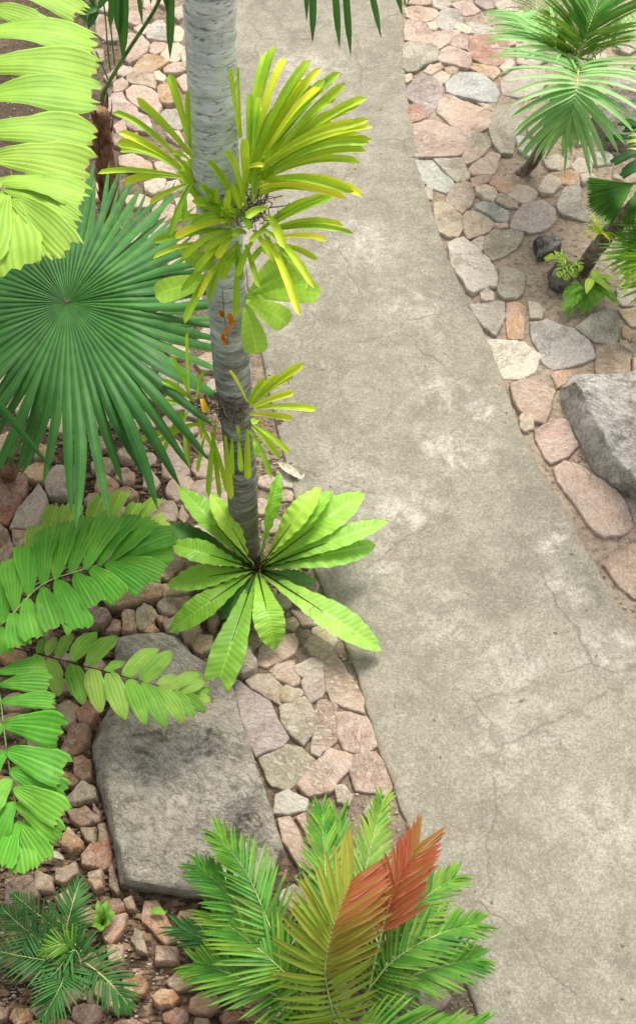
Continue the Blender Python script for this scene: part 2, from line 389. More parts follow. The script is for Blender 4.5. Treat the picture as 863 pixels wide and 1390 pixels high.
# ------------------------------------------------------------------ ground sheet
def axis(a, b, step, far):
    c = [a + step*i for i in range(int((b-a)/step)+1)]
    lo, hi, d = [], [], step
    x = a
    while x > -far: d *= 1.6; x -= d; lo.append(x)
    d = step; x = c[-1]
    while x < far: d *= 1.6; x += d; hi.append(x)
    return lo[::-1] + c + hi
xs = axis(-4., 4.4, .045, 300); ys = axis(1., 12.5, .045, 300)
mb = MB()
for y in ys:
    for x in xs:
        z = .008*noise.noise(Vector((x*2.2, y*2.2, 0))) + .006*noise.noise(Vector((x*9, y*9, 3)))
        if x < -.9: z -= .012
        mb.add((x, y, z if abs(x) < 6 and 0 < y < 14 else 0.), (0, 0))
nx = len(xs)
for j in range(len(ys)-1):
    for i in range(nx-1): mb.f.append((j*nx+i, j*nx+i+1, (j+1)*nx+i+1, (j+1)*nx+i))
tag(mb.build('ground', M['soil']), kind='structure')

# ------------------------------------------------------------------ path
RE = [(545,-250),(545,-120),(545,0),(548,60),(550,110),(556,150),(565,200),(575,250),(590,300),(603,340),(625,390),(650,440),(672,490),(700,570),(722,620),(745,660),(770,705),(800,757),(830,810),(863,858),(920,945),(1000,1060),(1090,1210),(1200,1390),(1290,1520)]
LE = [(305,-250),(302,-120),(300,0),(303,60),(306,110),(310,160),(315,210),(320,260),(328,330),(338,400),(350,460),(362,520),(378,590),(398,670),(412,720),(424,765),(440,810),(462,858),(480,910),(497,965),(516,1025),(540,1091),(575,1180),(640,1360),(705,1520)]
re_ = [P(x, y, 0) for x, y in RE]; le_ = [P(x, y, 0) for x, y in LE]
NU, NV = 420, 26
mb = MB(); rows = []
def ej(p, s): return .012*noise.noise(Vector((p.x*6, p.y*6, s))) + .007*noise.noise(Vector((p.x*25, p.y*25, s)))
for i in range(NU+1):
    t = i/NU; a = cr(le_, t); b = cr(re_, t); d = (b-a).normalized()
    a = a + d*ej(a, 1); b = b + d*ej(b, 5)
    row = [mb.add(a+Vector((0, 0, -.05))), mb.add(a+Vector((0, 0, .017)))]; W_ = (b-a).length
    for k in range(NV+1):
        u = [0, .015, .03, .05, .08, .12, .17, .22, .28, .34, .4, .45, .5, .55, .6, .66, .72, .78, .83, .88, .92, .95, .97, .985, .993, .997, 1][k]; q = (a+d*.012).lerp(b-d*.012, u)
        z = .028 + .003*noise.noise(Vector((q.x*1.7, q.y*1.7, 8)))
        row.append(mb.add((q.x, q.y, z), (0, 0), min(.5, min(u, 1-u)*W_)))
    row += [mb.add(b+Vector((0, 0, .017))), mb.add(b+Vector((0, 0, -.05)))]
    rows.append(row)
for a, b in zip(rows, rows[1:]):
    for k in range(len(a)-1): mb.f.append((a[k], b[k], b[k+1], a[k+1]))
o = mb.build('footpath', M['concrete']); tag(o, kind='structure')

# ------------------------------------------------------------------ stones, outlined at their real places
C = dict(
 pk=('pink', (.50, .375, .30)), tn=('tan', (.46, .37, .26)), gy=('grey', (.40, .385, .345)), bl=('bluish grey', (.42, .435, .42)),
 gn=('greenish grey', (.38, .355, .265)), og=('orange tan', (.52, .33, .20)), cr=('cream', (.56, .49, .385)), pu=('mauve grey', (.42, .355, .32)),
 rd=('rusty red', (.40, .215, .145)), br=('brown', (.30, .225, .155)), wh=('whitish', (.60, .575, .52)), bk=('blackish', (.035, .032, .028)), oc=('ochre', (.48, .32, .15)))
def pp(s): return [tuple(float(v) for v in q.split(',')) for q in s.split()]
ST = []   # (colour, [photo points])
def grp(ox, oy, k, txt):
    for ln in txt.strip().splitlines():
        c, rest = ln.split(None, 1)
        ST.append((c, [(ox+x/k, oy+y/k) for x, y in pp(rest)]))
grp(520, 0, 4.315, '''
pk 130,50 165,35 230,40 310,50 320,85 290,120 240,130 190,105 135,95
cr 290,-20 395,-20 390,30 340,57 300,45 290,20
pk 400,30 470,5 530,35 565,60 520,80 480,80 430,55
pu 530,-20 640,-20 650,40 600,55 545,30
pk 130,-40 200,-50 275,-40 275,25 200,25 140,20
gy 320,80 370,45 430,65 465,95 460,125 420,165 370,178 325,155 275,125
cr 255,140 300,140 320,160 300,180 270,175
pk 135,125 165,110 235,108 270,165 288,200 285,255 230,250 125,232 125,180
pk 290,185 370,180 445,180 440,200 380,250 325,280 292,255
cr 415,165 460,142 510,170 520,195 480,195 445,180
gy 490,135 560,140 640,160 700,190 690,205 600,200 520,195 495,165
pk 445,197 497,205 493,295 440,285 390,262 410,235
rd 505,210 620,205 725,210 735,300 725,345 660,387 580,372 520,345 500,300
pk 340,300 380,275 440,290 500,320 517,370 490,405 430,390 350,375 322,345
gn 125,260 165,245 230,258 310,275 322,310 310,355 240,390 190,420 140,425 118,400 118,300
og 510,400 530,378 600,375 665,398 680,425 640,462 580,435
cr 685,395 740,350 760,370 755,405 715,435
pk 235,425 275,385 330,370 355,395 310,420 280,445
tn 360,395 400,388 440,405 420,435 375,428
cr 290,440 340,415 395,440 370,475 335,490 310,465
cr 125,445 165,435 165,465 135,480
pu 140,530 175,470 230,435 280,445 345,500 345,545 320,600 290,640 250,685 230,620 190,610 135,575
bl 370,490 420,430 500,418 580,440 650,490 670,550 655,605 560,595 420,570 375,545
tn 555,608 655,612 640,650 590,635
pk 325,600 370,565 430,580 510,615 590,640 630,665 620,745 560,770 475,780 420,745 375,700 315,660
rd 150,640 180,610 230,625 245,680 220,710 160,720 135,665
pu 760,400 850,380 930,400 960,480 900,560 800,570 700,540 690,470
''')
grp(0, 0, 1, '''
gn 670,144 700,142 720,158 712,172 700,185 695,210 679,209 668,195 664,176 666,158
wh 700,186 712,187 726,195 716,213 703,204
pk 715,160 735,163 748,180 730,191 718,183
pu 700,62 732,58 745,80 725,92 702,86
pk 650,40 690,45 700,60 670,66 640,52
cr 748,150 775,140 790,165 765,180 750,170
cr 730,258 737,243 745,239 758,247 761,252 750,263 738,265
wh 376,641 394,633 412,645 404,659 386,658
bk 725,335 732,328 746,326 758,333 758,343 742,350 730,352
pk 862,300 900,300 905,340 870,345
''')
grp(540, 180, 4.315, '''
pk 84,-47 144,-77 244,-57 334,-17 400,45 432,88 350,132 220,138 105,150 92,100
gn 395,10 450,-5 510,10 565,50 520,92 440,82 415,50
pk 375,150 400,110 450,92 520,102 470,150 400,185
pk 430,200 480,160 540,125 598,140 580,190 555,240 480,252 440,250 415,225
pk 435,270 480,257 545,252 535,280 470,318 432,305
bl 105,170 198,168 235,203 295,253 330,303 320,330 270,347 190,315 140,280 120,220
gn 214,160 370,155 400,205 395,235 345,288 294,248 246,200
cr 410,235 412,270 385,290 362,280
pk 300,360 340,305 390,290 430,310 445,380 420,430 375,463 320,430 280,400
cr 140,350 170,315 200,330 200,385 150,380
cr 455,330 510,305 550,330 577,370 555,405 500,390 470,360
og 545,255 580,255 650,305 678,335 640,367 590,345 545,305
cr 638,380 700,322 770,320 810,360 790,398 740,410 680,400
pk 577,372 610,372 690,407 697,438 640,435 577,408
bl 455,430 500,404 560,417 640,460 635,520 590,525 540,485 460,455
tn 382,500 400,467 440,457 528,492 568,535 530,573 470,600 410,620 387,560
cr 208,427 260,402 318,432 368,482 375,560 350,600 290,610 240,580 217,500
pk 572,542 630,532 640,558 590,570
pu 672,510 690,462 750,414 850,397 880,440 910,460 920,520 890,545 850,570 770,585 690,570 662,560
gn 512,620 560,582 650,572 733,592 710,650 680,680 620,720 555,743 507,690
cr 432,640 480,607 512,612 498,660 488,690 440,665
wh 290,650 330,627 385,617 430,657 480,702 530,742 560,800 580,850 570,903 530,900 480,923 440,948 400,920 385,870 340,820 315,780 305,710
cr 487,940 520,912 555,937 558,985 510,985 487,970
gn 592,790 640,787 710,812 743,850 725,940 690,973 620,973 587,940
''')
grp(560, 300, 2.673, '''
gy 207,312 290,294 330,293 330,350 300,420 255,385 235,350
og 341,300 380,297 408,315 400,425 345,425 341,380
cr 420,297 455,302 475,325 465,350 430,350
wh 265,427 330,432 400,442 463,490 440,545 390,568 330,566 300,520 275,470
gy 427,370 490,364 580,397 630,440 663,495 590,520 510,533 470,510 460,470 432,430
pk 354,600 400,572 450,577 510,620 495,690 475,736 420,720 387,690 365,640
cr 388,715 410,699 432,720 432,750 405,763 388,745
pk 445,760 520,727 555,724 595,815 560,855 500,878 480,860 455,800
og 503,555 540,545 590,547 590,570 550,590 525,605
pk 512,905 550,877 610,892 670,942 740,987 775,1040 795,1105 755,1138 690,1143 650,1120 600,1040 560,990 530,950
pk 695,1245 740,1197 790,1180 860,1190 900,1300 870,1380 800,1362 740,1310
gy 775,1012 850,1010 880,1110 810,1090
gn 592,390 640,352 725,310 743,345 741,440 700,443 650,430
tn 664,452 740,447 788,482 785,563 735,570 667,563
tn 750,430 775,440 790,478 752,455
oc 760,387 780,387 797,410 785,430 762,420
tn 745,325 810,315 870,330 860,378 790,380
gn 742,280 740,245 810,237 870,242 860,305 760,305
og 797,500 830,495 860,560 802,562
''')
grp(720, 160, 4.965, '''
cr 80,272 180,257 268,292 258,330 200,363 130,345
cr 272,325 330,267 380,290 408,330 390,373 320,370
gy 412,242 500,232 543,265 538,310 450,318 402,308
og 142,372 200,367 270,347 318,382 328,438 270,443 210,435
cr 334,387 420,377 430,408 350,448
gy 240,462 330,452 340,590 420,660 380,700 200,650 180,580 210,510
br 560,330 640,300 720,330 740,420 640,440 560,400
''')
grp(130, 0, 4.964, '''
tn 190,-30 290,-30 285,60 240,90 195,80
pk 325,-30 400,-30 400,50 350,65 325,40
cr 430,-30 520,-30 515,30 470,45 435,20
pk 215,150 235,87 300,67 375,77 388,110 340,150 300,163 265,170
gy 347,230 375,182 410,142 450,142 475,170 480,250 475,273 400,273 350,265
pk 262,200 300,172 368,168 376,190 343,228 300,225
cr 515,190 560,177 595,210 575,268 540,278 512,250
cr 520,60 580,47 590,110 560,143 525,110
pk 190,230 240,222 320,247 358,300 350,340 300,383 230,430 205,410 190,340
pk 367,305 400,282 463,287 476,310 450,348 400,368 367,350
cr 482,302 560,292 595,320 580,375 540,413 490,403 442,370 457,347
oc 252,460 290,412 345,367 420,377 483,420 430,458 370,483 310,480 260,480
cr 577,370 610,347 650,400 640,470 592,440
pk 462,460 500,432 580,427 600,470 560,493 470,488
cr 152,475 190,447 243,452 240,480 185,513 155,500
tn 212,500 250,487 330,484 388,494 403,550 395,598 340,575 250,558 215,540
cr 397,492 430,482 473,520 450,553 407,540
pk 547,530 600,502 640,520 640,610 590,600
pk 117,600 130,547 180,522 213,555 208,585 180,618 130,623
oc 417,590 440,557 500,552 530,600 538,690 490,708 442,690 427,650
pk 207,610 250,574 330,579 400,622 438,700 420,758 370,750 310,720 250,690 217,650
pk 77,700 120,642 180,627 208,680 268,720 283,768 230,788 170,780 110,760 87,740
gy 427,780 480,742 550,747 600,850 560,870 490,850 442,810
pk 202,800 290,772 350,792 378,850 350,888 270,880 212,850
pk 120,850 190,808 200,860 206,898 150,900
br 120,910 210,905 280,900 300,960 200,1000 130,980
pk 160,1060 260,1042 370,1102 383,1148 300,1150 170,1120
cr 332,1230 420,1212 468,1222 450,1288 390,1308 342,1280
wh 484,1222 550,1217 580,1260 520,1298 463,1290
pk 202,1332 290,1312 380,1342 370,1390 222,1390
pk 502,882 560,892 600,960 560,968 482,920
br 0,120 60,112 140,152 150,280 60,268 10,220
br -20,330 50,332 50,398 -20,410
pk 400,1090 480,1080 560,1130 520,1190 430,1180
tn 130,470 60,520 90,560 130,540
''')
grp(190, 560, 5.753, '''
pk 82,190 170,172 280,212 338,308 200,323 140,290
pk 177,420 200,337 320,320 350,360 388,470 320,498 235,518 187,480
pk 417,250 470,182 530,172 598,240 560,318 480,328
pk 412,440 430,362 500,352 560,402 646,488 560,513 450,503
pk 242,550 310,507 380,502 408,540 380,600 350,650 280,693 222,640 207,600
pk 402,580 440,532 520,522 660,512 700,700 600,760 450,700 402,640
pk 582,290 650,232 660,460 592,400
pk 82,730 190,692 260,702 286,770 270,838 150,838 72,800
pk 310,780 330,732 370,800 340,840 307,810
pk 30,0 140,10 158,80 100,108 40,60
cr 30,450 80,442 148,540 120,588 32,570
''')
grp(0, 600, 7.19, '''
rd -60,400 60,392 190,337 283,370 270,440 200,640 90,838 20,800 -60,740
gy 117,873 200,680 390,452 458,560 463,650 400,740 360,888 240,883
tn 242,340 300,272 380,232 458,242 488,320 470,398 300,393
gy 467,470 510,292 580,252 690,267 790,310 800,420 700,540 560,548 500,540
tn 362,190 410,62 500,112 528,160 430,188
pk 147,912 350,904 330,960 220,1048 152,1030
br -60,850 30,852 90,902 158,1080 90,1200 60,1290 -60,1300
''')
grp(60, 740, 3.596, '''
tn 302,252 400,242 500,182 550,182 578,230 573,268 480,290 330,323 307,290
tn 567,160 610,112 640,42 683,60 660,120 610,183
br 202,370 250,322 310,332 328,370 280,408 202,400
tn 312,420 340,372 375,382 378,420 350,430
pk 387,360 405,334 443,342 450,430 430,445 392,430
gn 457,345 490,307 530,317 558,360 520,395 490,428 457,420
pu 557,310 590,277 660,257 713,272 690,300 640,358 590,353
tn 582,212 620,207 738,222 700,253 592,268
og 492,435 540,397 553,420 530,443
og 557,370 600,360 608,380 570,398
pu 592,400 650,372 678,430 650,450 612,440
pu 677,450 710,397 750,377 766,430 720,493 692,485
tn 727,490 760,457 818,452 813,510 770,538 737,530
pk 807,370 840,360 850,390 830,428 807,405
tn 642,462 670,467 688,498 662,503
tn 0,420 35,407 38,440 10,488
cr 62,570 110,557 158,575 110,603
cr 202,590 270,562 298,600 280,648 217,630
''')
grp(60, 930, 3.757, '''
cr 67,110 130,87 183,120 160,200 120,218 72,180
rd 182,150 225,97 260,112 273,160 245,215 192,200
og 87,370 150,212 238,217 225,310 200,343 110,398 87,393
pk 157,390 200,377 235,402 243,480 210,498 172,460
oc 82,480 120,457 178,490 160,518 90,528
gn 127,590 200,512 263,550 268,600 180,618 127,608
br 132,650 220,632 283,690 278,713 200,723 152,690
gn 197,750 268,737 260,818 215,790
br 277,722 310,717 328,795 282,798
oc 102,830 130,742 190,810 198,850 150,850
rd 202,880 240,827 330,812 348,930 300,948 212,915
br 337,960 355,937 388,1060 380,1083 347,1040
tn 72,950 160,922 168,970 110,1008 72,1000
tn 237,980 300,967 303,1040 270,1058 242,1020
tn 0,122 60,107 55,145 10,150
rd 50,362 76,372 73,403 50,395
og 507,1190 520,1117 580,1112 668,1270 658,1310 620,1323 570,1270 512,1215
og 312,1270 330,1202 423,1177 400,1260 350,1328 322,1310
gn 457,1310 470,1257 500,1280 523,1370 480,1350
tn 332,1340 400,1338 400,1410 340,1410
tn 417,1112 450,1097 463,1150 430,1145
tn 587,1352 670,1357 680,1420 585,1420
cr -30,960 40,992 38,1050 -30,1050
br 257,612 290,655 290,690 257,655
br -180,1020 -60,1000 -20,1080 -100,1160 -180,1140
''')
grp(300, 830, 3.596, '''
pk 350,0 460,0 478,50 450,68 400,60 370,25
cr 452,90 500,67 545,92 566,140 540,178 500,140 452,110
tn 412,165 440,122 490,127 543,180 530,208 490,235 442,205
pk 182,230 200,172 280,132 350,107 368,150 350,200 290,233 230,268 192,255
br 122,130 180,107 213,120 203,155 150,185 112,178
bl 72,290 100,202 140,202 168,260 163,305 110,325 72,310
pk 247,290 280,257 350,242 360,290 383,340 350,358 270,320
cr 364,267 440,232 485,230 495,270 493,320 420,328 370,300
tn 127,345 160,312 240,312 298,370 285,453 210,408 150,375
pu 392,345 430,324 490,327 503,380 490,413 440,438 407,390
tn 297,400 320,362 393,387 398,405 340,443 292,445
pk 497,240 535,190 590,252 640,340 690,420 695,498 610,463 542,438 517,370
gn 287,470 340,443 420,418 448,480 448,590 400,648 340,600 302,540
pk 457,490 480,432 530,442 563,467 550,505 480,538 460,553
pu 64,347 85,338 150,392 238,452 288,550 325,610 300,648 170,705 142,640 92,480
pk 447,650 460,572 550,513 565,560 563,630 500,678 480,708 442,690
pk 557,497 630,497 708,517 758,600 758,650 700,688 602,678 582,600
gn 192,720 320,657 390,672 458,725 400,800 330,868 250,848 222,800
pk 372,850 450,762 530,668 638,702 638,760 560,828 540,878 430,908
pk 647,712 750,687 778,720 828,850 800,888 660,868 637,800
wh 272,900 330,882 418,920 408,970 330,988 262,985
pk 282,1020 340,1002 400,1130 440,1250 380,1250 310,1125
pk 370,1012 410,992 440,1080 420,1088
cr 557,862 600,852 635,902 620,950 572,930
''')
def inside(pt, poly):
    x, y = pt; c = False; n = len(poly)
    for i in range(n):
        x1, y1 = poly[i]; x2, y2 = poly[i-1]
        if (y1 > y) != (y2 > y) and x < (x2-x1)*(y-y1)/(y2-y1+1e-9)+x1: c = not c
    return c
def cen(poly): return sum(p[0] for p in poly)/len(poly), sum(p[1] for p in poly)/len(poly)
BOULDER_L = [(154,866),(200,862),(238,864),(262,890),(290,905),(315,922),(328,970),(342,1023),(357,1070),(371,1112),(386,1159),(372,1200),(320,1224),(247,1219),(200,1212),(164,1205),(150,1150),(138,1096),(128,1060),(122,1015),(130,985),(148,960),(152,915)]
BOULDER_R = [(758,525),(768,514),(781,510),(823,514),(870,508),(930,515),(960,600),(930,690),(857,678),(850,668),(828,663),(806,641),(788,612),(769,578),(758,543)]
# loose filling stones where the photo's beds carry on behind leaves or past the frame
def near_edge(x, y):
    def xa(E): 
        for (x1, y1), (x2, y2) in zip(E, E[1:]):
            if y1 <= y <= y2: return x1+(x2-x1)*(y-y1)/(y2-y1)
        return None
    l, r_ = xa(LE), xa(RE)
    return l, r_
def clearance(x, y, rad):
    for c, poly in ST:
        cx, cy = cen(poly); rr = max(math.hypot(px-cx, py-cy) for px, py in poly)
        if math.hypot(x-cx, y-cy) > rr+rad+3: continue
        if inside((x, y), poly): return False
        for i in range(len(poly)):
            (ax, ay), (bx, by) = poly[i], poly[i-1]
            L2 = (bx-ax)**2+(by-ay)**2+1e-9; u = max(0, min(1, ((x-ax)*(bx-ax)+(y-ay)*(by-ay))/L2))
            if math.hypot(ax+u*(bx-ax)-x, ay+u*(by-ay)-y) < rad+2.2: return False
    return True
frnd = random.Random(11)
NTRACED = len(ST)
for (x0, y0, x1, y1, n, ra, rb, cols) in [(190,210,335,560,500,11,17,'pk cr pk tn pu'),(120,560,340,760,400,9,14,'pk pk cr'),(550,-40,700,60,80,9,15,'pk cr pu'),(660,60,900,230,240,10,17,'pk cr pu tn gy'),
        (380,1060,640,1400,260,14,22,'pk pk tn gy cr'),(0,1180,330,1420,200,9,18,'tn br og oc rd'),(0,880,130,1250,160,9,15,'tn br oc rd'),(-60,250,190,640,170,13,20,'tn pk br og'),(800,380,920,520,80,10,14,'tn gy'),
        (800,700,980,1000,100,14,22,'pk tn pk gy'),(130,-60,260,10,60,10,14,'pk cr tn'),(300,640,430,860,120,8,12,'pk tn')]:
    for _ in range(n):
        x, y = frnd.uniform(x0, x1), frnd.uniform(y0, y1); rad = frnd.uniform(ra, rb)
        l, r_ = near_edge(x, y)
        if l is not None and l-rad*1.0 < x < r_+rad*1.0: continue
        if inside((x, y), BOULDER_L) or inside((x, y), BOULDER_R): continue
        if any(math.hypot(x-bx, y-by) < rad+6 for bx, by in BOULDER_L+BOULDER_R): continue
        if math.hypot(x-703, y-232) < 32 or math.hypot(x-785, y-370) < 50: continue
        if not clearance(x, y, rad): continue
        k = frnd.randint(5, 8); ph = frnd.random()*6.28
        poly = [(x+rad*1.25*math.cos(ph+6.28*i/k)*frnd.uniform(.75, 1.0), y+rad*.95*math.sin(ph+6.28*i/k)*frnd.uniform(.75, 1.)) for i in range(k)]
        ST.append((frnd.choice(cols.split()), poly))
def build_stone(poly_px, h, col, name='flagstone', z0=0.0, rough=1.0, slope=None):
    pts = [P(x, y, .02) for x, y in poly_px]
    c = sum(pts, Vector())/len(pts)
    pts = [c+(p-c)*(1+.015/max(.03, (p-c).length)) for p in pts]
    # cut the corners a little, then walk the outline in short steps
    q = []
    n = len(pts)
    for i in range(n):
        a, b = pts[i], pts[(i+1) % n]; q += [a.lerp(b, .045), a.lerp(b, .955)]
    out = []
    for i in range(len(q)):
        a, b = q[i], q[(i+1) % len(q)]; k = max(1, int((b-a).length/.022))
        for j in range(k):
            out.append(a.lerp(b, j/k))
    sd_ = rnd.random()*50
    size = max((p-c).length for p in pts)
    O = []
    for p in out:
        d = (p-c); L = d.length
        O.append(c + d*(1 + (.008*noise.noise(Vector((p.x*9, p.y*9, sd_))) + .008*noise.noise(Vector((p.x*30, p.y*30, sd_))))/max(L, .02)))
    tilt = Vector((rnd.uniform(-1, 1), rnd.uniform(-1, 1), 0))*.045*rough
    def top(p):
        d = p-c
        v = noise.noise(Vector((p.x*4, p.y*4, sd_)))*.010 + noise.noise(Vector((p.x*11, p.y*11, sd_+4)))*.006 + abs(noise.noise(Vector((p.x*24, p.y*24, sd_+9))))*-.005
        # broken layers: shallow steps
        s = noise.noise(Vector((p.x*5+sd_, p.y*5, 1.7)))
        v += .007*(1 if s > .08 else 0) + .006*(1 if s > .33 else 0)
        return h + rough*v + d.dot(tilt)
    mb = MB(); rings = []
    prof = [(0, -.03), (0, .45), (.002, .80), (.006, .96)]
    m = len(O)
    for ins, hz in prof:
        ring = []
        for p in O:
            d = p-c; L = max(d.length, .01); q_ = c+d*max(.2, 1-(ins+ (.006*abs(noise.noise(p*15)) if hz > .5 else 0))/L)
            z = -.03 if hz < 0 else z0+top(q_)*hz
            ring.append(mb.add((q_.x, q_.y, z)))
        rings.append(ring)
    nin = max(3, min(9, int(size/.03)))
    for k in range(nin):
        s = (1-k/nin)
        ring = []
        for p in O:
            d = p-c; L = max(d.length, .01); q_ = c+d*(s*max(.2, 1-.014/L))
            ring.append(mb.add((q_.x, q_.y, z0+top(q_))))
        rings.append(ring)
    ci = mb.add((c.x, c.y, z0+top(c)))
    for a, b in zip(rings, rings[1:]):
        for i in range(m): mb.f.append((a[i], a[(i+1) % m], b[(i+1) % m], b[i]))
    a = rings[-1]
    for i in range(m): mb.f.append((a[i], a[(i+1) % m], ci))
    org = Vector((c.x, c.y, 0))
    mb.v = [tuple(Vector(v)-org) for v in mb.v]
    o = mb.build(name, M['stone']); o.location = org
    v = rnd.uniform(.88, 1.14)*(1.0 if name == 'rock' else 1.10)
    if name == 'rock': col = (col[0]*1.14, col[1]*.93, col[2]*.74)
    else: col = (col[0]*1.05, col[1]*.985, col[2]*.90)
    o.color = (col[0]*v, col[1]*v*rnd.uniform(.97, 1.03), col[2]*v*rnd.uniform(.93, 1.07), 1)
    return o
def region(x, y):
    l, r_ = near_edge(x, y); right = r_ is not None and x > (l+r_)/2
    if right:
        if y < 75: return 'right of path at photo top'
        if x > 695 and y < 345: return 'behind the small leaning palm' if y < 215 else 'below the small leaning palm'
        if y < 160: return 'right of path level with palm fronds'
        if y < 235: return 'right of path beside curved palm stem'
        if y < 345: return 'right of path below the small palm'
        if x > 770 and y < 515: return 'between ferns and right boulder'
        if y < 500: return 'right of path level with the ferns'
        return 'between path and right boulder'
    if x < 330 and y < 80: return 'left of trunk at photo top'
    if x < 330 and y < 160: return 'left of trunk above strap leaves'
    if x < 340 and y < 300: return 'left of the trunk behind strap leaves'
    if x > 190 and y < 560: return 'between fan leaf and trunk'
    if y < 600 and x <= 190: return 'beneath the big fan leaf'
    if x > 160 and y < 745: return 'between fan leaf and nest fern'
    if x <= 160 and y < 800: return 'at left edge below the fan leaf'
    if y < 835 and x > 300: return 'under the nest fern fronds'
    if y < 925 and x < 300: return 'just above the large left boulder'
    if x < 155 and y < 1080: return 'left of the boulder\'s upper half'
    if x < 170 and y < 1200: return 'left of the boulder\'s lower half'
    if x < 345 and y >= 1190: return 'below the large left boulder'
    if x < 200: return 'left of the boulder\'s upper half'
    if y < 925: return 'in the strip just below nest fern'
    if y < 1040: return 'between left boulder and path'
    return 'beside the reddish bottom palm'
info = []
for c, poly in ST:
    x, y = cen(poly)
    A = abs(sum(poly[i-1][0]*poly[i][1]-poly[i][0]*poly[i-1][1] for i in range(len(poly))))/2
    info.append((c, x, y, A, region(x, y)))
classes = {}
for k, (c, x, y, A, rg) in enumerate(info): classes.setdefault((c, rg), []).append(k)
ORD = ['uppermost', 'second', 'third', 'fourth', 'fifth', 'sixth', 'seventh', 'eighth', 'ninth', 'tenth', 'eleventh', 'twelfth', 'thirteenth', 'fourteenth', 'fifteenth', 'sixteenth', 'seventeenth', 'eighteenth', 'nineteenth', 'twentieth']
for k, (c, x, y, A, rg) in enumerate(info):
    word, col = C[c]
    size = 'small' if A < 330 else ('large' if A > 1500 else 'medium')
    cl = sorted(classes[(c, rg)], key=lambda i: info[i][2]); n = len(cl); i = cl.index(k)
    w1 = word.split()[0]
    if n == 1: tail = 'the only %s one there' % w1
    elif i == n-1: tail = 'the lowest %s one' % w1
    elif i == 0: tail = 'the uppermost %s one' % w1
    else: tail = '%s %s one down' % (ORD[min(i, 19)], w1)
    loose = (x < 200 and y > 590) or (x < 345 and 760 < y < 925) or (x < 345 and y > 1180)
    h = rnd.uniform(.05, .085) if loose else rnd.uniform(.020, .034)
    if c == 'bk': h = .10
    if (c == 'cr' and A < 200 and 700 < x < 730): h = .05
    o = build_stone(ST[k][1], h, col, 'rock' if loose else 'flagstone', rough=1.9 if loose else 1.0)
    tag(o, '%s %s stone %s, %s' % (size, word, rg, tail), 'stone', 'loose rocks in the planting bed' if loose else 'paving stones beside the path')

# ------------------------------------------------------------------ boulders
def boulder(outline, top_out, ztops, name, color, label, dome=.03, seed=1., mat='boulder'):
    n = len(outline)
    base = [P(x, y, 0) for x, y in outline]; topl = [P(x, y, z) for (x, y), z in zip(top_out, ztops)]
    K = 14
    def walk(L):
        r_ = []
        for i in range(n):
            for j in range(K): r_.append(L[i].lerp(L[(i+1) % n], j/K))
        return r_
    B, T = walk(base), walk(topl); m = len(B)
    cB = sum(B, Vector())/m; cT = sum(T, Vector())/m
    mb = MB(); rings = []
    def disp(p, k=1.):
        v = Vector((noise.noise(p*3+Vector((seed, 0, 0))), noise.noise(p*3+Vector((0, seed, 5))), noise.noise(p*3+Vector((7, 0, seed)))))*.03
        v += Vector((noise.noise(p*9), noise.noise(p*9+Vector((3, 1, 2))), noise.noise(p*9+Vector((9, 4, 1)))))*.014
        st = noise.noise(Vector((p.x*2.2+seed, p.y*5, p.z*8)))
        v.z += .016*(st > .0)+.016*(st > .22)
        return p+v*k
    for s in (0, .2, .4, .6, .8, .93): 
        ring = []
        for b, t in zip(B, T):
            p = b.lerp(t, s); p.z = -.05 if s == 0 else p.z
            ring.append(mb.add(disp(p, .25 if s == 0 else .8)))
        rings.append(ring)
    for k in range(22):
        s = (1-k/22)
        s2 = s if k else .985
        ring = [mb.add(disp(cT+(t-cT)*s2*(.985 if k else 1)+Vector((0, 0, dome*(1-s2*s2))))) for t in T]
        rings.append(ring)
    ci = mb.add(disp(cT+Vector((0, 0, dome))))
    for a, b in zip(rings, rings[1:]):
        for i in range(m): mb.f.append((a[i], a[(i+1) % m], b[(i+1) % m], b[i]))
    a = rings[-1]
    for i in range(m): mb.f.append((a[i], a[(i+1) % m], ci))
    o = mb.build(name, M[mat]); o.color = (*color, 1); o.location = (0, 0, 0)
    tag(o, label, 'boulder'); return o
TL = [(160,868),(202,864),(236,866),(260,891),(288,906),(313,922),(325,968),(339,1020),(354,1066),(367,1108),(381,1152),(368,1184),(318,1206),(247,1206),(202,1199),(172,1188),(158,1140),(152,1090),(150,1050),(148,1008),(152,980),(160,955),(160,912)]
boulder(BOULDER_L, TL, [.10,.10,.10,.11,.13,.14,.16,.18,.19,.20,.20,.20,.20,.20,.20,.20,.20,.20,.20,.20,.17,.14,.12], 'boulder', (.54,.475,.36), 'huge flat dark grey lichen stained boulder left of the stone strip', .02, 3.)
TR = [(780,520),(784,514),(792,508),(825,510),(870,504),(930,508),(960,590),(935,655),(880,665),(862,655),(846,632),(832,612),(818,590),(806,568),(796,545)]
boulder(BOULDER_R, TR, [.26,.26,.26,.26,.26,.26,.26,.26,.26,.26,.26,.26,.26,.26,.26], 'boulder', (.74,.69,.60), 'angular pale grey boulder with darker side face at right edge', .03, 11., 'paleboulder')
BR = [(800,165),(812,140),(835,122),(880,118),(895,160),(880,208),(845,212),(818,205)]
boulder(BR, [(x*.8+847*.2, y*.8+160*.2-12) for x, y in BR], [.16]*8, 'boulder', (.20,.14,.10), 'rough brown rounded rock behind the right palm fronds', .06, 5.)
SHADE_LUMP = [(742,370),(752,358),(768,352),(780,372),(775,392),(755,396),(744,388)]
boulder(SHADE_LUMP, [(x*.75+762*.25, y*.75+372*.25-6) for x, y in SHADE_LUMP], [.12]*7, 'boulder', (.06,.05,.042), 'small added dark lump standing for shade at foot of the leaning trunk', .04, 8.)  # added dark lump: shade at the trunk base put into shape and colour
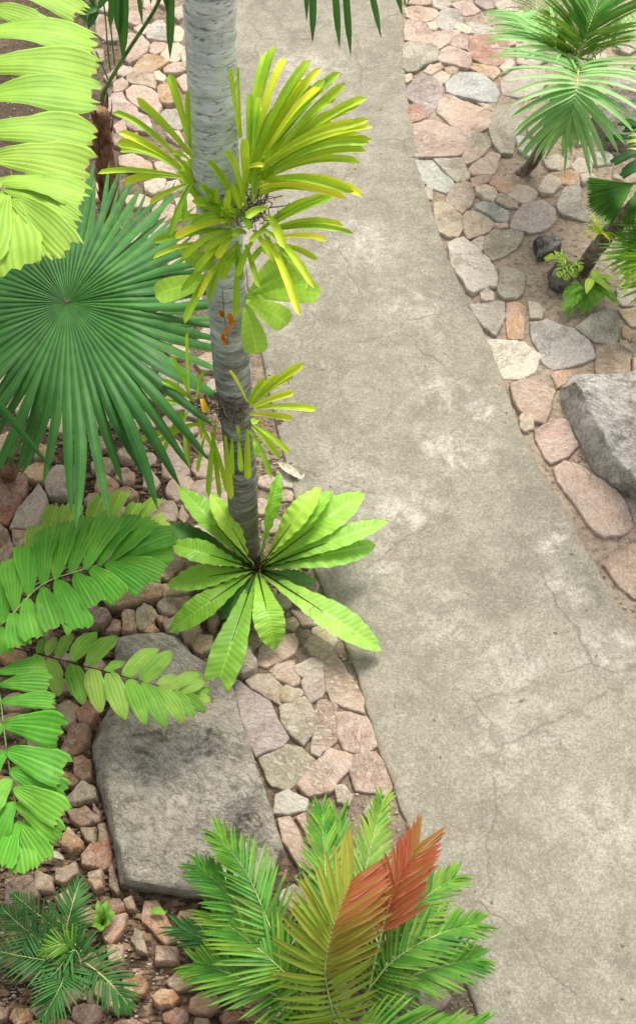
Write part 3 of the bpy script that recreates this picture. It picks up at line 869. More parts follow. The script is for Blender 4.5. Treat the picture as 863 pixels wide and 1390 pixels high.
# ------------------------------------------------------------------ gravel and litter
def chips(name, n, box, smin, smax, mat, zoff=0., flat=.5, lit=False, cond=None):
    mb = MB(); r2 = random.Random(name+str(n)+str(box))
    for _ in range(n):
        x, y = r2.uniform(box[0], box[2]), r2.uniform(box[1], box[3])
        l, r_ = near_edge(x, y)
        if l is not None and l < x < r_ and not (min(x-l, r_-x) < 9 and r2.random() < .12): continue
        if cond and not cond(x, y, r2): continue
        s = r2.uniform(smin, smax)*(r2.random()**1.5*.8+.4); p = P(x, y, 0); on = l is not None and l < x < r_
        p.z = .002+(.03 if on else 0); a = r2.random()*6.28; k = 5 if not lit else 4
        rr = r2.random()
        e = 2.6 if lit else 1.25
        lo = [mb.add(p+Vector((s*e*math.cos(a+6.28*i/k)*1, s*math.sin(a+6.28*i/k), 0)), (0, 0), 0, rr) for i in range(k)]
        hi = [mb.add(p+Vector((s*e*.7*math.cos(a+6.28*i/k+.2), s*.7*math.sin(a+6.28*i/k+.2), s*flat*r2.uniform(.7, 1.2))), (0, 0), 0, rr) for i in range(k)]
        for i in range(k): mb.f.append((lo[i], lo[(i+1) % k], hi[(i+1) % k], hi[i]))
        mb.f.append(tuple(hi))
    return tag(mb.build(name, mat, smooth=False), kind='stuff', cat=None)
o = chips('gravel', 16000, (0, -20, 930, 1400), .003, .012, M['chips']); tag(o, 'small pale gravel chips scattered on soil between stones', 'gravel')
o = chips('leaf_litter', 8000, (0, 560, 400, 1400), .004, .020, M['litter'], flat=.25, lit=True); tag(o, 'brown bits of dead leaf strewn on the dark soil', 'leaf litter')
# ------------------------------------------------------------------ plants
def Q(ox, oy, k):
    return lambda x, y: (ox+x/k, oy+y/k)
BASE = P(336, 757, 0); TY = BASE.y
# tall ringed trunk
ctl = [(338, 775, 42), (333, 735, 39), (330, 690, 40), (326, 620, 42), (321, 560, 46), (315, 500, 50), (310, 430, 53), (303, 340, 58), (296, 260, 63), (291, 190, 66), (288, 100, 69), (285, 0, 73), (281, -150, 78), (276, -330, 82)]
tp = [PY(x, y, TY) for x, y, w_ in ctl]; tr = [w_/2*mpp(p) for (x, y, w_), p in zip(ctl, tp)]
tall = empty('palm_tree', BASE, 'tall slender palm trunk with grey ringed bark rising between stones and path', 'palm tree')
mb = MB(); K = 260; n = 28; rings = []
for i in range(K+1):
    t = i/K; c = cr(tp, t); k = t*(len(tr)-1); j = min(int(k), len(tr)-2); r_ = tr[j]+(tr[j+1]-tr[j])*(k-j)
    r_ *= 1 + .018*math.sin(c.z*6.2832/.075)
    r_ *= 1 + .14*max(0, 1-c.z/.12)
    ring = []
    for a_ in range(n):
        a = 6.28318*a_/n; d = Vector((math.cos(a), math.sin(a), 0))
        ring.append(mb.add(c+d*r_*(1+.025*noise.noise(Vector((c.x+d.x*.3, d.y*.3, c.z*3)))), (a_/n, t)))
    rings.append(ring)
for a, b in zip(rings, rings[1:]):
    for k in range(n): mb.f.append((a[k], a[(k+1) % n], b[(k+1) % n], b[k]))
mb.f.append(tuple(rings[-1]))
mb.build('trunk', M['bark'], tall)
def trunk_at(py):                                     # axis point and radius at a photo height
    for (a, b) in zip(range(len(ctl)), range(1, len(ctl))):
        if ctl[b][1] <= py <= ctl[a][1]:
            u = (ctl[a][1]-py)/(ctl[a][1]-ctl[b][1]); return tp[a].lerp(tp[b], u), tr[a]+(tr[b]-tr[a])*u
    return tp[0], tr[0]

def straps(root, fan, f, hub, wpx, dy, mat='orchid', lift=.07, name='leaf', tint=None):
    """strap leaves: fan = (base x,y, tip x,y, tint, width factor) in zoom coordinates"""
    for row in fan:
        bx, by, tx, ty = row[:4]; ti = row[4] if len(row) > 4 else rnd.uniform(0, .35); ti = ti if ti > 1.5 else ti*rnd.uniform(.35, 1.1); wf = row[5] if len(row) > 5 else 1.
        b_ = f(bx, by); t_ = f(tx, ty)
        Y0 = hub; yo = rnd.uniform(-1, 1)*.03
        A = PY(*b_, Y0); 
        up = (b_[1]-t_[1])/90.
        tax, tar = trunk_at(min(770, max(-100, t_[1]))); tpx = unproj(tax)[0]; over = abs(t_[0]-tpx) < 38 and mat == 'orchid'
        T_ = PY(*t_, Y0 - .10 - .05*rnd.random() if over else Y0 + dy*up*.35 - dy*.6*max(0, -up) + yo)
        if over: lift_ = .5
        mid = A.lerp(T_, .5)+Vector((0, -.02, 1))*lift*(.5+rnd.random())*(T_-A).length/.35
        mb = MB(); L = (T_-A).length; w_ = wpx*wf*mpp(A)*rnd.uniform(.85, 1.15)
        q1 = A.lerp(mid, .7); q2 = T_.lerp(mid, .6)
        nh = Vector((rnd.uniform(-.5, .5), -.65, .75))
        ribbon(mb, [A, q1, q2, T_], w_, strap_prof, nh, seg=14, cols=4, fold=.34, tint=ti*.6, tip_tint=ti*.7, twist=rnd.uniform(-.5, .5))
        mb.build(name, M['orange'] if ti > 1.5 else M[mat], root)
def root_mass(root, c, r_, n, long_=.5):
    mb = MB()
    for _ in range(n):
        d = Vector((rnd.gauss(0, 1), rnd.gauss(0, 1), rnd.gauss(0, .7))).normalized()
        a = c+d*r_*rnd.uniform(.2, .9); e = Vector((rnd.gauss(0, 1), rnd.gauss(0, 1), rnd.gauss(0, 1))).normalized()
        b = a+e*r_*rnd.uniform(.5, 1.4)*long_
        tube(mb, [a, a.lerp(b, .5)+d*r_*.25, b], rnd.uniform(.0014, .0035), seg=5, n=4, cap=False)
    o = mb.build('roots', M['roots'], root); return o
# ---- upper strap-leaved orchid
f = Q(100, 40, 2.055)
ax, ar = trunk_at(285); hubY = TY-ar*1.05
orc = empty('epiphytic_orchid', PY(*f(455, 500), hubY), 'large yellow green strap leaved orchid clump wrapped round the upper tall trunk', 'orchid', 'orchids growing on the tall trunk')
root_mass(orc, PY(*f(480, 490), hubY+.03), .12, 170, .6); 
fanA = [(480,420,560,48,.1,1.1),(490,400,592,80,.9),(500,400,652,98,.45),(505,405,690,108,.6),(510,405,742,120,.25),(515,405,758,150,.65,1.2),(520,410,800,205,.5),(520,410,770,225,.7),(525,400,825,250,.75,1.1),(530,410,800,292,.9),
 (525,415,822,316,.35,1.2),(530,420,797,372,.55,1.1),(520,430,806,465,.85),(520,440,760,470,.95),(470,300,462,105,.3),(485,330,492,180,.15),(500,330,512,185,.1),(520,420,715,232,.95),(540,350,700,160,.4),(530,380,665,195,.1,1.1),(500,420,640,140,.35),
 (515,400,720,260,.5),(520,410,740,285,.35),(540,370,788,260,.6),(480,430,545,200,.6),(490,430,600,180,.3),(545,430,640,420,.5),(480,390,530,380,.9,.8),(520,460,717,428,.1),(560,540,722,470,.05),(520,560,700,462,.3),
 (570,580,705,590,.95),(560,560,780,570,.2,.7),(560,555,750,548,.4),(560,560,742,560,.3),(570,600,680,640,.3,.8),(530,570,632,800,.5,1.1),(530,560,672,722,.7),(560,600,640,690,.3,.9),(540,520,590,610,.4),(480,455,468,305,.15,1.3),
 (550,380,730,190,.3),(530,350,700,140,.2),(560,400,815,340,.2,1.1),(555,385,780,300,.75),(540,400,690,330,.3,1.2),(545,385,735,240,.4)]
fanB = [(330,340,268,125,.15,1.2),(325,330,312,172,.2),(335,360,178,190,.2,1.1),(320,390,110,233,.2),(300,385,125,288,.4,.9),(300,390,122,318,.3,1.1),(300,395,130,340,.15,.9),(280,405,68,402,.25,.95),(300,412,140,430,.85,.9),(330,430,213,487,.45,.8),
 (320,350,190,215,.6,.7),(320,360,275,345,.5,.7),(330,430,268,575,.2,.9),(310,445,312,540,.05),(390,540,302,365,.15,1.3),(455,490,318,362,.1,1.1),(460,500,372,370,.1,1.2),(380,530,292,400,.05,1.2)]
fanC = [(410,540,404,450,.1,1.1),(430,540,424,452,.1,1.1),(395,530,388,460,.1,1.),(460,535,282,582,.95,1.1),(440,560,220,592,.1,1.),(420,600,222,640,.55,.9),(430,600,300,728,.2,1.1),(420,650,310,820,.35,1.2),(420,640,345,752,.7,1.),(420,640,382,760,.05,1.),
 (455,660,452,802,.35,1.1),(490,628,428,668,.0,1.4),(540,500,480,525,.2,1.2),(540,600,492,642,.2,1.1),(470,520,490,560,.1,1.1),(545,582,538,628,.5,1.3),(540,560,490,590,.6,1.),(480,570,440,575,.2,1.1),(500,460,505,385,.1,1.3),(500,480,520,410,.9,1.1),(455,600,400,690,.3,1.),(470,600,410,700,.4,1.)]
random.seed(1)
fanA = fanA[:44]+[(a+rnd.uniform(-12, 12), b+rnd.uniform(-12, 12), c+rnd.uniform(-28, 22), d+rnd.uniform(-18, 30), rnd.choice([.1, .3, .5, .8])) for a, b, c, d, *_ in fanA[:32:2]]
straps(orc, fanA, f, hubY, 10.4, .5); straps(orc, fanB, f, hubY, 10.2, .35); fanC += [(470,520,355,500,.1,1.1),(480,500,420,345,.05,1.2),(460,520,330,545,.1,1.),(440,560,300,640,.15,1.1),(500,590,455,690,.25,1.1),(415,545,350,440,.1,1.2),(470,520,440,430,.2,1.1),(450,540,330,480,.15,1.2),(440,550,270,530,.3,1.),(470,560,360,620,.5,1.),(455,590,470,700,.1,1.1),(500,560,560,650,.6,1.),(480,600,520,720,.2,1.),(430,580,340,680,.2,1.),(450,560,400,640,.7,1.1)]
straps(orc, fanC, f, hubY-.04, 9.5, .45)
# hanging flower stalk with orange blooms
mb = MB(); a = PY(302, 392, hubY-.08); b = PY(305, 432, hubY-.10); c = PY(310, 462, hubY-.10)
tube(mb, [a, b, c], .0022, 8, 5); stalk = mb.build('flower_stalk', M['petiole'], orc)
mb = MB()
for (x, y) in [(300,420),(314,432),(309,442),(306,458),(303,452),(312,425)]:
    q = PY(x, y, hubY-.105)
    for k in range(4): ribbon(mb, [q, q+Vector((rnd.uniform(-.015, .015), -.01, -.02)), q+Vector((rnd.uniform(-.012, .012), -.012, -.045))], .018, ovate_prof, (rnd.uniform(-1, 1), -1, .2), seg=5)
mb.build('flower', M['flower'], orc)
# ---- lower strap-leaved orchid
f = Q(180, 420, 2.397); ax, ar = trunk_at(555); hubY = TY-ar*1.0
orc2 = empty('epiphytic_orchid', PY(*f(330, 320), hubY), 'smaller thin leaved orchid clump on brown roots low on the tall trunk', 'orchid', 'orchids growing on the tall trunk')
root_mass(orc2, PY(*f(320, 320), hubY+.01), .10, 220, .5); root_mass(orc2, PY(*f(225, 315), hubY+.03), .065, 90, .5)
fan2 = [(375,300,320,196,.7,.9),(380,300,430,222,.4,.8),(380,305,468,212,.6,1.1),(385,310,556,176,.7,1.3),(390,310,522,216,.45,1.1),(395,315,524,268,.85,1.2),(395,320,597,328,.6,1.1),(380,340,522,356,.85,1.),(400,380,508,470,.45,1.),(390,380,480,480,.3,1.),
 (385,400,452,542,.1,.9),(375,390,375,553,.45,1.1),(395,430,400,482,.1,.9),(345,430,355,528,.1,.9),(325,420,327,540,.15,.8),(300,410,320,618,.3,1.2),(420,360,390,375,.1,1.1),(350,420,335,385,.2,.8)]
straps(orc2, fan2, f, hubY-.02, 8.5, .35)
fan3 = [(185,280,180,75,.05,.8),(190,290,125,150,.05,.8),(210,290,240,200,.0,.8),(200,300,95,232,.05,.9),(180,300,72,250,.0,.7),(230,370,0,435,.1,.9),(270,365,82,430,.15,1.),(170,330,98,470,.1,.8),(165,350,186,520,.0,.8),(240,400,212,530,.1,.7),(270,375,248,610,.1,1.1),
 (260,400,285,612,.15,.9),(225,290,243,335,2.,1.1),(170,310,95,300,.1,.7),(190,320,155,400,.0,.7),(160,330,118,440,.0,.7),(220,330,225,420,.1,.7),(255,400,310,600,.2,.8),(200,330,265,460,.1,.7)]
straps(orc2, fan3, f, hubY+.01, 8., .3)
# ---- small paddle-leaved fern high on the trunk
f = Q(100, 40, 2.055); ax, ar = trunk_at(400); hY = TY-.02
pad = empty('nest_fern', PY(338, 402, hY), 'small pale green fern with rounded paddle fronds behind the upper orchid', 'fern')
for (bx, by, tx, ty, wx) in [(430,690,228,745,32),(420,680,300,625,26),(480,745,690,738,30),(485,755,596,825,34),(480,760,512,905,34),(495,740,650,670,28),(490,730,600,640,26),(500,735,655,715,24)]:
    A = PY(*f(bx, by), hY); T_ = PY(*f(tx, ty), hY-.16); mb = MB()
    ribbon(mb, [A, A.lerp(T_, .4)+Vector((0, -.05, .06)), A.lerp(T_, .8)+Vector((0, -.02, .05)), T_], wx*mpp(A), paddle_prof, (0, -.6, .8), seg=16, cols=4, fold=.1, wave=.005, wf=1.5, tint=rnd.uniform(0, .4))
    fr = mb.build('frond', M['paddle'], pad)
# ---- bird's nest fern at the foot of the trunk
f = Q(180, 420, 2.397); HP = P(349, 773, .10)
nest = empty('birds_nest_fern', P(349, 773, 0), 'bright green nest fern rosette with browned fronds at foot of tall trunk', 'fern')
#        tip x,y   width tip z  material
NF = [((165,592),76,.42,'nest'),((262,612),60,.55,'paddle'),((128,700),62,.30,'fan'),((132,765),70,.36,'nest'),((126,892),78,.14,'nest'),((132,1038),74,.10,'nest'),((258,1275),92,.06,'nest'),((462,1092),84,.08,'nest'),
      ((792,1098),92,.10,'nestspot'),((772,768),92,.26,'nestspot'),((812,695),64,.38,'nestspot'),((735,607),92,.42,'nest'),((640,598),66,.50,'nest'),((474,545),54,.70,'nest'),((600,590),70,.58,'paddle'),((285,1000),54,.04,'fan'),((590,880),50,.06,'fan')]
for (tx, ty), wz, tz, mt in NF:
    b_ = f(405, 842); t_ = f(405+(tx-405)*1.05, 842+(ty-842)*1.05)
    T_ = P(*t_, tz); d = (T_-HP); d.z = 0; L = d.length; d.normalize()
    A = HP+d*.03
    up = .20+.10*min(1, L/.6)
    q1 = A+d*L*.33+UP*up*.9; q2 = A.lerp(T_, .70)+UP*(up*.85)
    # keep the seen line straight: place the middle points on the same photo line
    def onl(u, z): return P(b_[0]+(t_[0]-b_[0])*u, b_[1]+(t_[1]-b_[1])*u, z)
    q1 = onl(.36, HP.z+(tz-HP.z)*.4+up*.75); q2 = onl(.72, HP.z+(tz-HP.z)*.75+up*.62)
    if mt == 'fan': q1.z -= .05; q2.z -= .04
    mb = MB(); wm = wz/2.397*mpp(q1)*1.22
    ribbon(mb, [A, q1, q2, T_], wm, nest_prof, UP if tz < .6 else Vector((.9, -.3, .5)), seg=44, cols=8, fold=.16, wave=.0065, wf=rnd.uniform(8, 12), edge=.035, tint=rnd.uniform(0, .35), tip_tint=.15, twist=rnd.uniform(-.35, .35), curl=.10)
    fr = mb.build('frond', M[mt], nest)
    mb = MB(); cv = [bez([A, q1, q2, T_], u)+UP*.004 for u in (0, .15, .3, .5, .7, .9)]
    tube(mb, [c_ + Vector((0, 0, .003)) for c_ in cv[:4]], lambda t: .0062*(1-t*.75), 12, 5)
    mb.build('midrib', M['ribdark'], fr)
mb = MB()
for _ in range(150):
    a = rnd.random()*6.28; r_ = rnd.uniform(.0, .06); c = HP+Vector((math.cos(a)*r_, math.sin(a)*r_, -.05))
    tube(mb, [c, c+Vector((math.cos(a)*.03, math.sin(a)*.03, .05)), c+Vector((math.cos(a)*.055, math.sin(a)*.05, rnd.uniform(.03, .10)))], .0025, 4, 4, cap=False)
mb.build('crown', M['ribdark'], nest)

# ---- fan palm
def fan_leaf(root, hub, z0, rfun, a0, a1, n, mat='fan', fuse=.5, zdrop=.35, zrise=.08, name='leaf', wob=.075, droopf=None, stalk=None, zf=None):
    """pleated palmate leaf; rfun(angle)-> photo radius; angles in degrees, 0 = right, 90 = down the photo"""
    mb = MB(); hx, hy = hub; NR = 13
    def pt(a, s, k, off=0.):
        R_ = rfun(a)*k
        x, y = hx+math.cos(R(a))*R_*s, hy+math.sin(R(a))*R_*s
        z = z0 + zrise*math.sin(min(1, s*1.2)*math.pi)*1.0 - zdrop*max(0, s-.35)**1.7*(1+.5*math.sin(a*.13+z0*7)) + off
        if zf: z += zf(a)*s
        return P(x, y, z)
    da = (a1-a0)/n
    for i in range(n):
        ac = a0+da*(i+.5); k = 1+wob*rnd.uniform(-1.6, 1); r_ = rnd.random(); bend = rnd.uniform(-1, 1)*da*.8; ti = rnd.uniform(-.05, .12); dz = rnd.uniform(-.07, .05)
        fz = min(.97, fuse*rnd.uniform(.9, 1.12))
        rows = []
        for j in range(NR+1):
            s = j/NR
            if s <= fz: hw = .5*da*1.0; kk = 1
            else:
                u = min(1, (s-fz)/(1-fz)); hw = .5*da*(1-u)**.62*(fz/s)**.25*.98; kk = 1
            am = ac + (bend*max(0, s-fz)/(1-fz) if s > fz else 0)
            ss = s**1.0 if s > 0 else .001
            pl = .0
            amp = .0075*min(1, s*3)*(1 if s < fz else max(0, 1-(s-fz)/(1-fz))**.5)
            lo = dz*max(0, (s-fz)/(1-fz))**1.5
            rows.append([mb.add(pt(am-hw, ss, k, -amp+lo), (0.02, s), ti, r_), mb.add(pt(am, ss, k, amp+lo), (.5, s), ti, r_), mb.add(pt(am+hw, ss, k, -amp+lo), (.98, s), ti, r_)])
        for a, b in zip(rows, rows[1:]):
            for q in range(2): mb.f.append((a[q], a[q+1], b[q+1], b[q]))
    return mb.build(name, M[mat], root)
def interp(tab):
    def fn(a):
        a = a % 360
        for (x0, y0), (x1, y1) in zip(tab, tab[1:]):
            if x0 <= a <= x1: u = (a-x0)/(x1-x0); u = u*u*(3-2*u); return y0+(y1-y0)*u
        return tab[0][1]
    return fn
crown = P(10, 640, .55)
fp = empty('fan_palm', P(10, 640, 0), 'fan palm with one huge dark green pleated round leaf at left', 'palm')
rf = interp([(0,232),(20,236),(40,262),(62,292),(85,288),(105,268),(125,262),(150,240),(180,220),(210,215),(240,185),(268,178),(300,205),(325,200),(345,212),(360,232)])
lf = fan_leaf(fp, (92, 411), 1.75, rf, 0, 360, 66, fuse=.55, zdrop=.55, zrise=.06)
hubp = P(92, 411, 1.74)
mb = MB(); tube(mb, [hubp+Vector((0, 0, -.012)), hubp.lerp(crown, .4)+Vector((0, .05, .05)), crown], [.009, .014], 14, 7); mb.build('leaf_stalk', M['petiole'], lf)
mb = MB()
for k in range(9):
    a = 6.28*k/9+.3; tube(mb, [hubp+UP*.012, hubp+Vector((math.cos(a)*.03, math.sin(a)*.03, .014)), hubp+Vector((math.cos(a)*.06, math.sin(a)*.06, .004))], [.006, .001], 4, 4)
mb.build('leaf_hub', M['roots'], lf)
rf2 = interp([(0,190),(300,200),(360,190)])
lf2 = fan_leaf(fp, (112, 440), 1.15, interp([(0,205),(270,215),(300,220),(330,215),(360,205)]), 262, 372, 26, fuse=.45, zdrop=.5)
hp2 = P(112, 440, 1.14); mb = MB(); tube(mb, [hp2, hp2.lerp(crown, .5)+Vector((0, .02, .04)), crown], [.008, .012], 10, 6); mb.build('leaf_stalk', M['petiole'], lf2)
lf3 = fan_leaf(fp, (-150, 385), 1.95, interp([(0,300),(30,330),(47,338),(60,280),(360,300)]), 44, 50, 1, fuse=.30, zdrop=.45, name='leaf', wob=.0)
lf4 = fan_leaf(fp, (-60, 350), 1.3, interp([(0,150),(360,150)]), -50, 120, 30, fuse=.5, zdrop=.35)
mb = MB(); tube(mb, [P(10, 640, -.03), P(10, 640, .3), crown+UP*.05], [.07, .055], 12, 12, bump=.3); mb.build('trunk', M['brown'], fp)

# ---- broad jagged leaflets on a midrib
def leaflet(mb, b, t, w_, mat=None, prof=None, nh=UP, jag=.10, pleat=.003, sag=.06, tint=None, cols=12, curl=.0, bow=0.):
    L = (t-b).length; side = (t-b).cross(UP).normalized()*bow*L
    q1 = b.lerp(t, .35)+UP*L*.12+side; q2 = b.lerp(t, .75)+UP*(L*.12-sag*L)+side*.7
    ti = rnd.uniform(0, .3) if tint is None else tint
    ribbon(mb, [b, q1, q2, t-UP*sag*L], w_, prof, nh, seg=12, cols=cols, fold=.02, edge=.06, tint=ti, tip_tint=.12, jag=jag, pleat=pleat, wave=w_*.06, wf=1.4, curl=curl)
def wedge(t): return .16+.84*min(1, (t/.62))**.75 if t < .8 else 1-.12*((t-.8)/.2)**2
def jagfrond(root, f, rach, items, zr, mat, wmul=1., jag=.12, prof=wedge, tintr=(0, .3), pleat=.004, rib='rib', dz=.0, rr=.006, name='frond', per=False):
    rp = [P(*f(x, y), z) for (x, y), z in zip(rach, zr)]
    mb = MB()
    for (bx, by, tx, ty, wz) in items:
        b_, t_ = f(bx, by), f(tx, ty)
        # height of the midrib nearest to the leaflet's base
        best = min(((cr(rp, k/40) - CAM).cross(ray(*b_).normalized()).length, k) for k in range(41))[1]
        zb = cr(rp, best/40).z
        b = P(*b_, zb); t = P(*t_, zb+dz+rnd.uniform(-.03, .03))
        wf = wz/(f(1, 0)[0]-f(0, 0)[0])**-1 if False else wz*(f(1, 0)[0]-f(0, 0)[0])
        dd = Vector((t_[0]-b_[0], t_[1]-b_[1])).normalized()
        w_ = wf*mpp(b)*wmul
        leaflet(mb, b, t, w_, prof=prof, jag=jag, tint=rnd.uniform(*tintr), pleat=pleat, nh=Vector((rnd.uniform(-.25, .25), rnd.uniform(-.45, .0), 1)))
    fr = mb.build(name, M[mat], root)
    mb = MB(); tube(mb, [p+UP*.002 for p in rp], [rr, rr*.35], 24, 6); mb.build('midrib', M[rib], fr)
    return fr, rp
# upper-left close frond
f1 = Q(0, 0, 1)
ul = empty('jagged_leaf_palm', P(-170, 420, 0), 'palm with large lime green jagged leaflets hanging in at upper left', 'palm', 'palms with jagged leaflets')
items = [(-40,-25,116,14,34),(-45,12,70,34,24),(-45,50,134,53,42),(-40,95,139,93,42),(-38,138,137,128,46),(-30,182,131,183,46),(-12,216,126,228,46),(0,246,122,264,38),(6,258,110,300,24),(10,266,98,338,34),(12,270,62,352,28),(13,272,22,366,56),(8,262,-28,350,50),(2,245,-70,300,46),(-10,205,-120,240,46),(-20,160,-150,190,46),(-25,110,-160,130,46)]
fr, rp = jagfrond(ul, f1, [(-36,-90),(-34,20),(-24,140),(-4,230),(14,274)], items, [2.75,2.95,3.0,2.95,2.88], 'lime', wmul=1.38, jag=.11, tintr=(-.05, .3), rr=.010, dz=-.04)
cr_ = P(-170, 420, 2.3)
mb = MB(); tube(mb, [rp[0], P(-90, -120, 2.8), P(-150, 100, 2.7), cr_], [.012, .02], 16, 7); mb.build('leaf_stalk', M['petiole'], fr)
mb = MB(); tube(mb, [P(-170, 420, -.05), P(-170, 420, 1.2), cr_], [.09, .07], 20, 12, bump=.25); mb.build('trunk', M['brown'], ul)
# left fronds of a second jagged palm
f7 = Q(0, 640, 2.106)
ml = empty('jagged_leaf_palm', P(-60, 900, 0), 'palm with mid green jagged and oval leaflet fronds along lower left edge', 'palm', 'palms with jagged leaflets')
H = [(10,435,0,300,60),(45,400,38,235,62),(85,355,80,205,62),(125,325,135,150,62),(160,310,200,130,62),(205,292,262,118,62),(245,280,330,112,60),(285,268,385,112,52),(320,258,445,132,52),(345,250,500,172,54),(350,248,500,225,54),
     (330,252,470,292,50),(300,262,418,334,54),(260,275,345,364,58),(215,290,272,384,60),(165,308,232,452,66),(120,330,158,446,62),(75,365,100,478,60),(35,405,55,500,60),(0,445,0,525,62),(-30,460,-60,330,60)]
frH, rpH = jagfrond(ml, f7, [(-60,480),(20,425),(120,325),(240,280),(360,246)], H, [.70,.95,1.02,1.0,.90], 'jag', wmul=1.32, jag=.10, tintr=(-.1, .25))
HB = [(90,330,110,140,50),(120,300,165,80,50),(180,280,215,78,50),(240,240,300,50,50),(300,200,352,42,44),(340,190,400,82,44),(380,180,450,68,40),(400,190,480,130,44),(60,350,60,230,50),(20,380,20,250,50)]
fr, _ = jagfrond(ml, f7, [(-60,440),(60,350),(200,270),(320,195),(420,170)], HB, [.5,.6,.62,.6,.55], 'lime', wmul=1.2, jag=.12, tintr=(0, .3))
I = [(112,522,128,472,26),(135,526,160,470,26),(165,530,208,458,36),(205,540,277,454,48),(250,552,334,464,50),(300,572,357,540,30),(355,586,452,500,50),(405,602,495,512,46),(450,612,506,582,26),(480,622,578,575,34),(515,632,590,598,32),(545,642,605,622,26),
     (112,526,118,592,30),(145,535,168,642,46),(205,548,238,664,48),(262,560,288,688,50),(312,575,358,708,52),(368,594,418,722,44),(412,606,474,730,44),(452,616,528,718,42),(490,628,556,702,36),(525,636,588,688,32),(555,645,606,656,28),(108,522,100,590,30)]
frI, rpI = jagfrond(ml, f7, [(20,500),(110,522),(300,572),(450,612),(590,655)], I, [.45,.55,.62,.60,.50], 'ovate', wmul=1.15, jag=.05, prof=lambda t: max(.05, math.sin(math.pi*min(1, t*.93+.03)**.8)**.7), tintr=(.0, .5), rib='ribdark', pleat=.002, rr=.005)
J = [(-5,575,140,556,54),(-2,610,152,605,60),(0,660,166,655,48),(12,725,186,742,92),(22,800,192,862,94),(32,855,188,932,86),(40,905,186,985,80),(46,950,176,1045,64),(52,1000,130,1122,74),(58,1020,70,1148,72),(54,1000,2,1130,72),(42,945,-25,1050,76),(32,880,-50,965,80),(22,805,-65,870,80),(10,725,-80,780,80),(0,650,-90,680,60)]
frJ, rpJ = jagfrond(ml, f7, [(-30,520),(0,640),(18,780),(42,930),(60,1030)], J, [.72,.92,.98,.92,.82], 'jag', wmul=1.12, jag=.13, tintr=(-.05, .35), rib='petiole')
hb = P(-60, 900, .45)
for rp_, fr_ in ((rpH, frH), (rpI, frI), (rpJ, frJ)):
    mb = MB(); tube(mb, [rp_[0], rp_[0].lerp(hb, .5)+UP*.06, hb], [.007, .012], 10, 6); mb.build('leaf_stalk', M['petiole'], fr_)
mb = MB(); tube(mb, [P(-60, 900, -.05), P(-60, 900, .25), hb+UP*.04], [.06, .045], 10, 10, bump=.3); mb.build('trunk', M['brown'], ml)

# ---- feather fronds
def feather(root, pts, Ln, n, mat, width=.016, a_base=72, a_tip=22, nh=UP, tint=(0, .2), tints=None, droop=.25, dihed=.25, rib='rib', rr=.006, s0=.06, prof=None, name='frond', jitter=.04, side_mul=(1, 1), start=None, seg=5):
    """feather leaf: pts = points of the midrib in space; Ln = leaflet length in metres"""
    mb = MB(); nh = Vector(nh).normalized()
    for k in range(n):
        s = s0+(1-s0)*(k+.5)/n
        c = cr(pts, s); T = (cr(pts, min(1, s+.02))-cr(pts, max(0, s-.02))).normalized()
        S = T.cross(nh).normalized(); N = S.cross(T).normalized()
        pl = (prof(s) if prof else (.55+.45*math.sin(math.pi*min(1, s*1.15+.02)))*(1 if s < .75 else 1-.45*((s-.75)/.25)))
        for sg, sm in ((-1, side_mul[0]), (1, side_mul[1])):
            a = R(a_base+(a_tip-a_base)*s**1.15+rnd.uniform(-4, 4)*1.3)
            L = Ln*pl*sm*(1+jitter*rnd.uniform(-1.5, 1))
            dih = dihed*(1+rnd.uniform(-.3, .3))
            d = (T*math.cos(a)+(S*sg*math.cos(dih)+N*math.sin(dih))*math.sin(a)).normalized()
            e = c+d*L-UP*droop*L*rnd.uniform(.6, 1.2)
            m1 = c+d*L*.38+N*L*.02; m2 = c+d*L*.75-UP*droop*L*.38
            lr = rnd.random()
            ti = rnd.uniform(*tint)
            if tints: ti += tints(s, sg)
            ribbon(mb, [c, m1, m2, e], width*(.75+.25*pl), blade_prof, N*1.0+d.cross(N)*0, seg=seg, cols=2, fold=.30, tint=ti, tip_tint=.15, r=lr)
    fr = mb.build(name, M[mat], root)
    mb = MB(); tube(mb, [Vector(p)+nh*.003 for p in pts], [rr, rr*.3], 20, 6); mb.build('midrib', M[rib], fr)
    return fr
def PZ(f, lst): return [P(*f(x, y), z) for x, y, z in lst]
